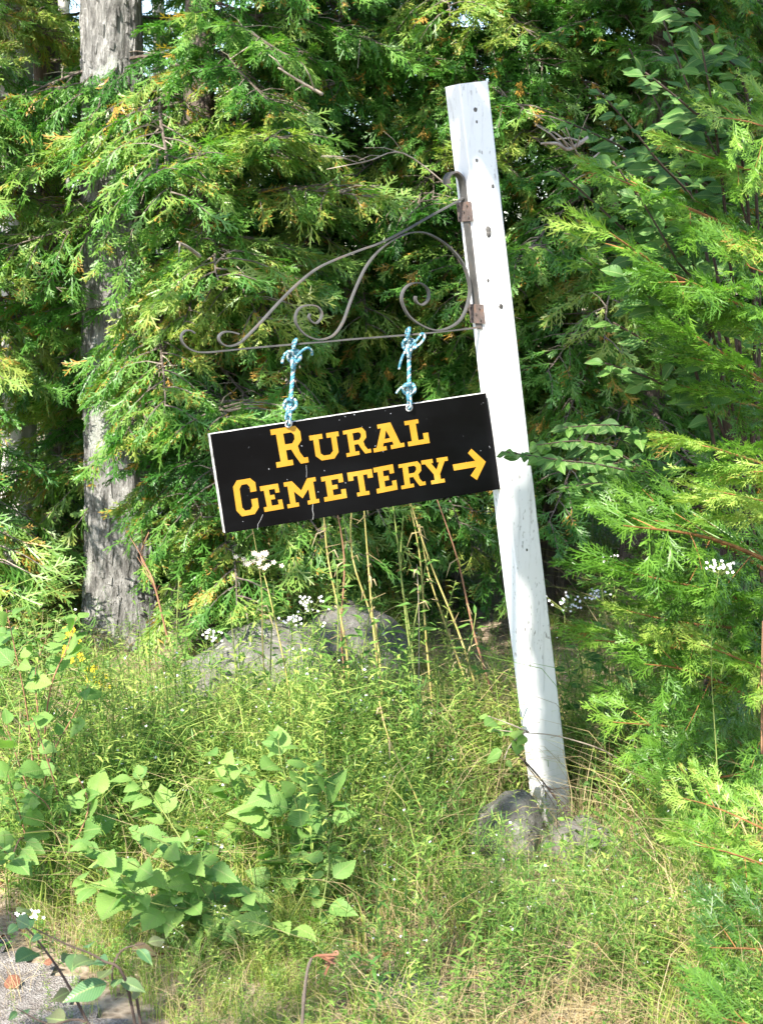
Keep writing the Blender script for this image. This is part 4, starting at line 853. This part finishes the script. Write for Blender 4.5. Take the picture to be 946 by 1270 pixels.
# ------------------------------------------------------------ boulders, fallen leaves, dead branches
def boulder(px, py, Y, rx, ry, rz, z, mat, seed, label, name='boulder'):
    c = at(px, py, Y); c.z = gh(c.x, c.y) + z; o = link(name, rock_mesh(name, rx, ry, rz, seed, mat)); o.location = c; tag(o, label, 'rock'); return o
boulder(318, 850, 6.0, .32, .33, .25, .02, M['rock'], 1.7, 'large pale grey boulder half hidden behind the goldenrods')
boulder(435, 840, 6.2, .24, .25, .26, .05, M['dark_rock'], 9.1, 'darker boulder in shade, right of the large pale one')
boulder(630, 1055, 4.36, .12, .13, .15, .02, M['rock'], 5.2, 'rounded grey rock against the left foot of the post')
boulder(716, 1060, 4.40, .12, .12, .08, .02, M['dark_rock'], 7.4, 'low dark rock on the right of the post foot')
boulder(760, 955, 5.4, .12, .1, .09, .02, M['rock'], 8.4, 'pale stone glimpsed through leaves right of the lower post')
boulder(505, 1225, 3.4, .1, .1, .03, .0, M['rock'], 3.4, 'flat pale stone in the grass at the bottom middle')
lt_me = [leaf_mesh('fallen_leaf', [o * 1.3 for o in OV], M['litter'], fold=f, curl=c, seed=i) for i, (f, c) in enumerate(((.5, .6), (-.3, .3), (.2, -.5)))]
for i, (px, py, s, lab) in enumerate([(572, 1015, .07, 'brown dead leaf curled up left of the rock by the post'), (620, 1142, .05, 'reddish brown leaf in the grass below the rock'), (610, 1230, .045, 'dull brown leaf low in the bottom grass'), (8, 1175, .035, 'reddish dead leaf at the left edge of the gravel'), (12, 1225, .05, 'dark red dead leaf on the gravel in the corner'),
                                     (55, 1210, .025, 'small reddish leaf in the middle of the gravel'), (500, 990, .05, 'tan seed-fluff leaf caught in the grass left of the post'), (665, 1095, .04, 'small tan leaf in front of the dark rock'), (205, 1215, .04, 'small brown leaf beside the poplar sapling'), (780, 1215, .045, 'tan leaf in the dry grass, bottom right'), (450, 1080, .04, 'brown leaf in the centre of the lower grass')]):
    g = ground_at(px, py); o = link('fallen_leaf', lt_me[i % 3]); o.matrix_world = Matrix.Translation(g + Vector((0, 0, .06 if px > 100 else .03))) @ Matrix.Rotation(i * 1.3, 4, 'Z') @ Matrix.Rotation(.5, 4, 'X') @ Matrix.Scale(s, 4)
    tag(o, lab, 'dead leaf', 'fallen leaves')
def twig(pts, label, mat='twig', rad=.004, forks=3, seed=0, name='dead_branch'):
    rg = random.Random(seed); P0 = A(*pts); b = P0[0]; P = catmull(P0, 5); o = thing(name, b, label, 'branch', 'bare dead branches'); bk = Matrix.Translation(-b)
    k = NM(); k.tube(P, [rad * (1 - .6 * i / len(P)) for i in range(len(P))], 6); me = k.mesh('limb', M[mat]); me.transform(bk); link('limb', me, o, smooth=True)
    for f in range(forks):
        i = rg.randrange(2, len(P) - 2); d = (P[i + 1] - P[i]).normalized(); e = P[i] + (d + Vector((rg.uniform(-.7, .7), rg.uniform(-.4, .4), rg.uniform(-.7, .7)))) * rg.uniform(.06, .16)
        k = NM(); k.tube([P[i], P[i].lerp(e, .5) + Vector((0, 0, .01)), e], [rad * .5, rad * .4, rad * .2], 5); me = k.mesh('side_twig', M[mat]); me.transform(bk); link('side_twig', me, o, smooth=True)
twig([(400, 117, 6.1), (370, 100, 6.05), (345, 84, 6.0)], 'pale dead twig in the cedar high above the bracket', rad=.007, seed=1)
twig([(248, 318, 5.9), (232, 306, 5.8), (220, 300, 5.75)], 'short pale broken twig in the cedar left of the bracket', rad=.008, seed=2, forks=1)
twig([(560, 235, 6.2), (500, 190, 6.1), (455, 200, 6.0), (405, 210, 5.95)], 'long thin dead branch bending through the cedar behind the bracket', rad=.0035, seed=3, forks=7)
twig([(730, 170, 5.9), (705, 185, 5.8), (690, 178, 5.7), (670, 178, 5.7)], 'pale dead branch right of the post top', rad=.009, seed=4, forks=4)
twig([(760, 170, 5.8), (725, 200, 5.7), (700, 155, 5.6)], 'forked dead twig right of the post top, above the green leaves', rad=.004, seed=5, forks=4)
0 and twig([(658, 400, 5.8), (645, 385, 5.7), (640, 260, 5.6)], 'thin upright dead twig right beside the post', rad=.004, seed=6)
twig([(790, 955, 4.75), (850, 905, 4.6), (940, 870, 4.4)], 'pale stick slanting up through the lower right cedar', rad=.006, seed=7, forks=1)
twig([(700, 1000, 4.9), (790, 980, 4.7), (880, 975, 4.6)], 'grey branching twig lying low right of the post', rad=.004, seed=8, forks=5)
twig([(944, 935, 4.0), (944, 850, 4.0), (945, 770, 4.0)], 'reddish upright stem at the right edge', 'redstem', rad=.003, seed=9, forks=0)
twig([(632, 925, 4.45), (665, 960, 4.42), (685, 985, 4.4), (715, 1020, 4.38)], 'dark thorny dead weed leaning across the foot of the post', 'dark_twig', rad=.003, seed=10, forks=9)
twig([(300, 1135, 3.8), (220, 1115, 3.8), (120, 1100, 3.9), (40, 1090, 4.0)], 'long reddish dead stem lying behind the poplar sapling', 'redstem', rad=.004, seed=11, forks=3)
twig([(280, 950, 5.0), (225, 920, 5.1), (165, 885, 5.3)], 'pale straw-coloured stem lying in the grass below the grey trunk', 'straw', rad=.004, seed=12, forks=0)
twig([(210, 800, 6.0), (190, 720, 6.0), (175, 690, 6.1), (185, 660, 6.1)], 'dry brown vine standing at the right side of the thick trunk', 'redstem', rad=.004, seed=13, forks=6)
twig([(120, 1040, 4.4), (80, 970, 4.4), (60, 940, 4.4)], 'dark prickly dead stem in the left grass', 'dark_twig', rad=.005, seed=14, forks=8)
# cut stub with curled tie at the bottom
b = ground_at(372, 1330); stub = thing('cut_stem', b, 'upright cut grey stem with a curled dry leaf on top, bottom edge', 'stem')
P = catmull([b, at(376, 1250, b.y), at(381, 1205, b.y), at(387, 1188, b.y)], 5)
k = NM(); k.tube(P, [.0038 * (1 - .3 * i / len(P)) * (1.3 if i % 6 == 0 else 1) for i in range(len(P))], 8); me = k.mesh('shoot', M['cedar_bark']); me.transform(Matrix.Translation(-b)); link('shoot', me, stub, smooth=True)
t = P[-1]
for i in range(3):
    k = NM(); Pp = catmull([t, t + Vector((.012, -.01, .01)), t + Vector((.03 + .01 * i, -.01, .006 * i)), t + Vector((.045, 0, -.012 + .012 * i)), t + Vector((.025, .01, -.02 * i))], 5)
    k.ribbon(Pp, [.0045] * len(Pp), Vector((0, -.6, .8))); me = k.mesh('curled_leaf', M['litter']); me.transform(Matrix.Translation(-b)); link('curled_leaf', me, stub)

# ------------------------------------------------------------ grass and low weeds (stuff)
def tuft(seed, nb, hmin, hmax, wd, spread, tint, tv, lean=.35):
    rg = random.Random(seed); k = NM()
    for i in range(nb):
        a = rg.uniform(0, 6.28); h = rg.uniform(hmin, hmax); p = Vector((rg.gauss(0, spread), rg.gauss(0, spread), 0)); le = rg.uniform(.1, lean) * h
        d = Vector((math.cos(a), math.sin(a), 0)); tt = min(.9, max(0, tint + rg.uniform(-tv, tv)))
        k.ribbon([p, p + d * le * .25 + Vector((0, 0, h * .45)), p + d * le + Vector((0, 0, h * .8)), p + d * le * 2.1 + Vector((0, 0, h * .92))], [wd, wd, wd * .7, wd * .1], Vector((-math.sin(a), math.cos(a), .2)).cross(Vector((0, 0, 1))) + Vector((0, -.4, .3)), tt)
    return k.arrays()
def weed(seed, h, lw, ll, gap, tint):
    rg = random.Random(seed); k = NM()
    for s in range(rg.randint(1, 3)):
        p = Vector((rg.gauss(0, .03), rg.gauss(0, .03), 0)); hh = h * rg.uniform(.6, 1.2)
        P = catmull([p, p + Vector((rg.uniform(-.03, .03), rg.uniform(-.03, .03), hh * .5)), p + Vector((rg.uniform(-.1, .1), rg.uniform(-.1, .1), hh))], 3)
        herb(k, p, P, lw, ll, gap, .1, tint, rg, ms=0, rad=.0018, seg=3)
    return k.arrays()
def fine_aster(seed, h):
    rg = random.Random(seed); k = NM(); top = Vector((rg.uniform(-.08, .08), rg.uniform(-.08, .08), h))
    P = catmull([Vector((0, 0, 0)), top * .5 + Vector((rg.uniform(-.02, .02), 0, 0)), top], 4); k.tube(P, [.0014] * len(P), 3, t=.5, m=0, cap=False)
    for i in range(16):
        q = rg.uniform(.3, 1); p = top * q; a = rg.uniform(0, 6.28); l = h * .35 * (1.15 - q); e = p + Vector((math.cos(a) * l, math.sin(a) * l, l * .9)); k.ribbon([p, e], [.0014, .001], Vector((0, -1, .3)), .5)
        for j in range(3):
            f = p.lerp(e, rg.uniform(.4, 1)) ; d = Vector((rg.uniform(-1, 1), rg.uniform(-1, 1), rg.uniform(0, 1))).normalized()
            k.ribbon([f, f + d * .014, f + d * .028], [.002, .0035, .0005], Vector((0, -.4, 1)), rg.uniform(.2, .8))
        if rg.random() < .1:
            for j in range(4):
                a2 = j * 1.57; d = Vector((math.cos(a2), math.sin(a2) * .6, .3 + math.sin(a2) * .6)) * .0042; k.ribbon([e, e + d], [.0015, .0035], Vector((0, -1, .5)), .5, m=1)
    return k.arrays()
def thatch(seed):
    rg = random.Random(seed); k = NM()
    for i in range(12):
        a = rg.uniform(0, 3.14); l = rg.uniform(.08, .3); z = rg.uniform(.01, .07); c = Vector((rg.gauss(0, .06), rg.gauss(0, .06), z)); d = Vector((math.cos(a), math.sin(a), rg.uniform(-.15, .3))) * l * .5
        k.ribbon([c - d, c + Vector((0, 0, rg.uniform(-.01, .02))), c + d], [.002, .003, .001], Vector((0, -.3, 1)), rg.uniform(.2, .85))
    for i in range(5):
        c = Vector((rg.gauss(0, .07), rg.gauss(0, .07), .012)); a = rg.uniform(0, 6.28); d = Vector((math.cos(a), math.sin(a), .2)) * rg.uniform(.015, .03)
        k.ribbon([c - d, c + Vector((0, 0, .006)), c + d], [.004, .022, .003], Vector((.2, -.2, 1)), 1.0 if rg.random() < .4 else .3)
    return k.arrays()
gt = [tuft(i, 26, .08, .26, .0036, .035, .6, .28) for i in range(5)] + [tuft(10 + i, 16, .15, .4, .003, .04, .7, .25, .6) for i in range(4)]; dt = [tuft(20 + i, 12, .12, .42, .0022, .04, .5, .3, .7) for i in range(6)]
wl = [weed(50 + i, .22, .01, .045, .012, .5) for i in range(6)] + [weed(60 + i, .32, .006, .05, .009, .65) for i in range(5)] + [weed(70 + i, .14, .022, .035, .014, .4) for i in range(4)] + [weed(80 + i, .4, .008, .06, .016, .75) for i in range(4)]
tall = [weed(90 + i, .55, .008, .06, .016, .6 + .05 * i) for i in range(5)] + [tuft(95 + i, 9, .3, .6, .003, .05, .7, .2, .5) for i in range(3)]
fa = [fine_aster(100 + i, .3 + .03 * i) for i in range(7)]; th_ = [thatch(120 + i) for i in range(6)]
def place(protos, cnt, s0, s1, dens=None, seed=0, yr=(2.9, 8.5)):
    rg = random.Random(seed); out = []
    while len(out) < cnt:
        y = yr[0] + (yr[1] - yr[0]) * rg.random() ** 1.3; x = rg.uniform(-.27, .27) * y
        if on_gravel(x - .03, y): 
            if rg.random() > .06: continue
        if dens and rg.random() > dens(x, y): continue
        cl = noise.noise(Vector((x * 1.3, y * 1.3, seed)))
        if rg.random() > .58 + 1.7 * cl: continue
        out.append((rg.choice(protos), Matrix.Translation((x, y, gh(x, y) - .01)) @ Matrix.Rotation(rg.uniform(0, 6.28), 4, 'Z') @ Matrix.Rotation(rg.uniform(-.2, .2), 4, 'X') @ Matrix.Scale(rg.uniform(s0, s1) * hscale(x, y), 4), cl * .35 + rg.uniform(-.12, .12) + .12 * noise.noise(Vector((x * 4, y * 4, 5 + seed)))))
    return out
def hscale(x, y):
    s = min(1, .6 + .4 * max(0, (y - 3.1) / 1.4))
    if x < -.05 and y < 3.8: s *= .6
    if .2 < x < .75 and 3.8 < y < 4.5: s *= .5
    if -.75 < x < .0 and 5 < y < 6: s *= .68
    if .0 < x < .95 and y > 5.1: s *= .5
    if -1.5 < x < -.6 and 5.2 < y < 6.8: s *= .45
    return s
def px_of(x, y): return 473 + x / y * F
dg = lambda x, y: .3 if (y < 3.75 and -.12 < x < .22) else 1
mid = lambda x, y: .5 if (math.hypot(x + .42, y - 5.4) < .55 or (y < 5 and x > .15) or (x < -.65 and y > 5.2)) else .15 if (x > -.02 and y > 5) else 1 if (4.3 < y < 6.2 and -1.5 < x < .3) else (.35 if x < .3 else .12)
tag(link('grass', merge('grass', place(gt, 3000, .55, 1.1, dg, 1), [M['grass']])), 'green grass growing all over the verge', 'grass', kind='stuff')
tag(link('dry_grass', merge('dry_grass', place(dt, 1600, .6, 1.15, None, 2), [M['dry']])), 'thin straw-coloured dry grass mixed into the verge', 'grass', kind='stuff')
tag(link('tall_weeds', merge('tall_weeds', place(tall, 430, .6, 1.15, mid, 5, (4.0, 7.5)), [M['weed']])), 'tangle of taller pale green weeds in the middle of the verge', 'weeds', kind='stuff')
tag(link('wild_asters', merge('wild_asters', place(fa, 620, .6, 1.15, mid, 6, (3.3, 7.0)), [M['weed'], M['petal']])), 'haze of fine wild asters with tiny white flowers', 'asters', kind='stuff')
tag(link('thatch', merge('thatch', place(th_, 1100, .7, 1.4, None, 7), [M['dry']])), 'fallen dry stems and leaf scraps on the ground under the grass', 'litter', kind='stuff')
tag(link('weeds', merge('weeds', place(wl, 2200, .55, 1.25, lambda x, y: (1 if x < .35 else .5) * dg(x, y), 3), [M['weed']])), 'low leafy weeds growing among the verge grass', 'weeds', kind='stuff')
print('objects', len(bpy.data.objects), 'tris', sum(len(m.polygons) for m in bpy.data.meshes) * 2)

# ------------------------------------------------------------ unseen maple, added to shade the lower post and the right side
rg = random.Random(77)
lk = NM(); 
for a_, b_ in ((-.3, .3), (.1, -.2)): pass
lk.v = [Vector(q) for q in ((-.5, 0, 0), (-.2, .38, .08), (.25, .3, .05), (.6, 0, -.06), (.25, -.3, .05), (-.2, -.38, .08))]; lk.t = [.45] * 6; lk.f = [(0, 3, 2, 1), (0, 5, 4, 3)]; lk.m = [0, 0]
lka = lk.arrays(); lv = []
def shade_leaf(P, d, s):
    c = P + sdir * d
    e = c.z - 1.6 - c.y * math.tan(R(9.07))
    if c.y > .3 and e < .35: return
    zz = (sdir + Vector((rg.gauss(0, .5), rg.gauss(0, .5), rg.gauss(0, .3)))).normalized(); xx = zz.cross(Vector((rg.uniform(-1, 1), rg.uniform(-1, 1), rg.uniform(-1, 1))))
    lv.append((lka, frame(c, xx, zz) @ Matrix.Scale(s, 4), rg.uniform(-.2, .3)))
front = -side
for i in range(1100):                       # over the lower post
    q = rg.random(); c = B_.lerp(T_, .17 + .36 * q) + n * hw + side * hw
    shade_leaf(c + front * rg.uniform(.035, .2) + Vector((0, 0, rg.gauss(0, .02))), rg.uniform(3.1, 3.7), rg.uniform(.035, .07))
for i in range(5200):                      # over the thicket on the right, in clumps
    px = rg.uniform(200, 1100); py = rg.uniform(-150, 900); Y = rg.uniform(5.8, 7.6)
    P = at(px, py, Y); cl = noise.noise(Vector((P.x * 2.2, P.z * 2.2, P.y * .8)))
    want = -.2 + .7 * min(1, max(0, (px - 330) / 380)) + (.45 if (py > 610 and 420 < px < 900) else 0)
    if cl + .5 * want * 2 - .25 < rg.random() * .6: continue
    if 540 < px < 720 and py < 620: 
        if rg.random() < .93: continue
    shade_leaf(P, rg.uniform(4.5, 7.0), rg.uniform(.09, .16))
mt = Vector((-4.6, -3.4, 0)); mt.z = gh(mt.x, mt.y)
mp = thing('unseen_shade_maple', mt, 'unseen maple added beside the camera to shade the post and the right side', 'tree')
link('trunk', trunk_mesh(mt, mt + Vector((.3, .5, 8)), .22, .08, M['bark'], 31), mp, smooth=True)
for z, e in ((4.0, Vector((-.6, 2.3, 4.3))), (4.6, Vector((.6, 3.0, 5.0))), (5.0, Vector((1.6, 2.4, 5.6))), (5.6, Vector((-1.4, 3.2, 6.0)))):
    a_ = mt + Vector((.2, .3, z)); k = NM(); P = catmull([a_, a_.lerp(e, .4) + Vector((0, 0, .5)), e], 8); k.tube(P, [.08 * (1 - .85 * i / len(P)) for i in range(len(P))], 8)
    me = k.mesh('limb', M['bark']); me.transform(Matrix.Translation(-mt)); link('limb', me, mp, smooth=True)
me = merge('crown', lv, [M['leaf']]); me.transform(Matrix.Translation(-mt)); tag(link('crown', me, mp), kind='stuff')
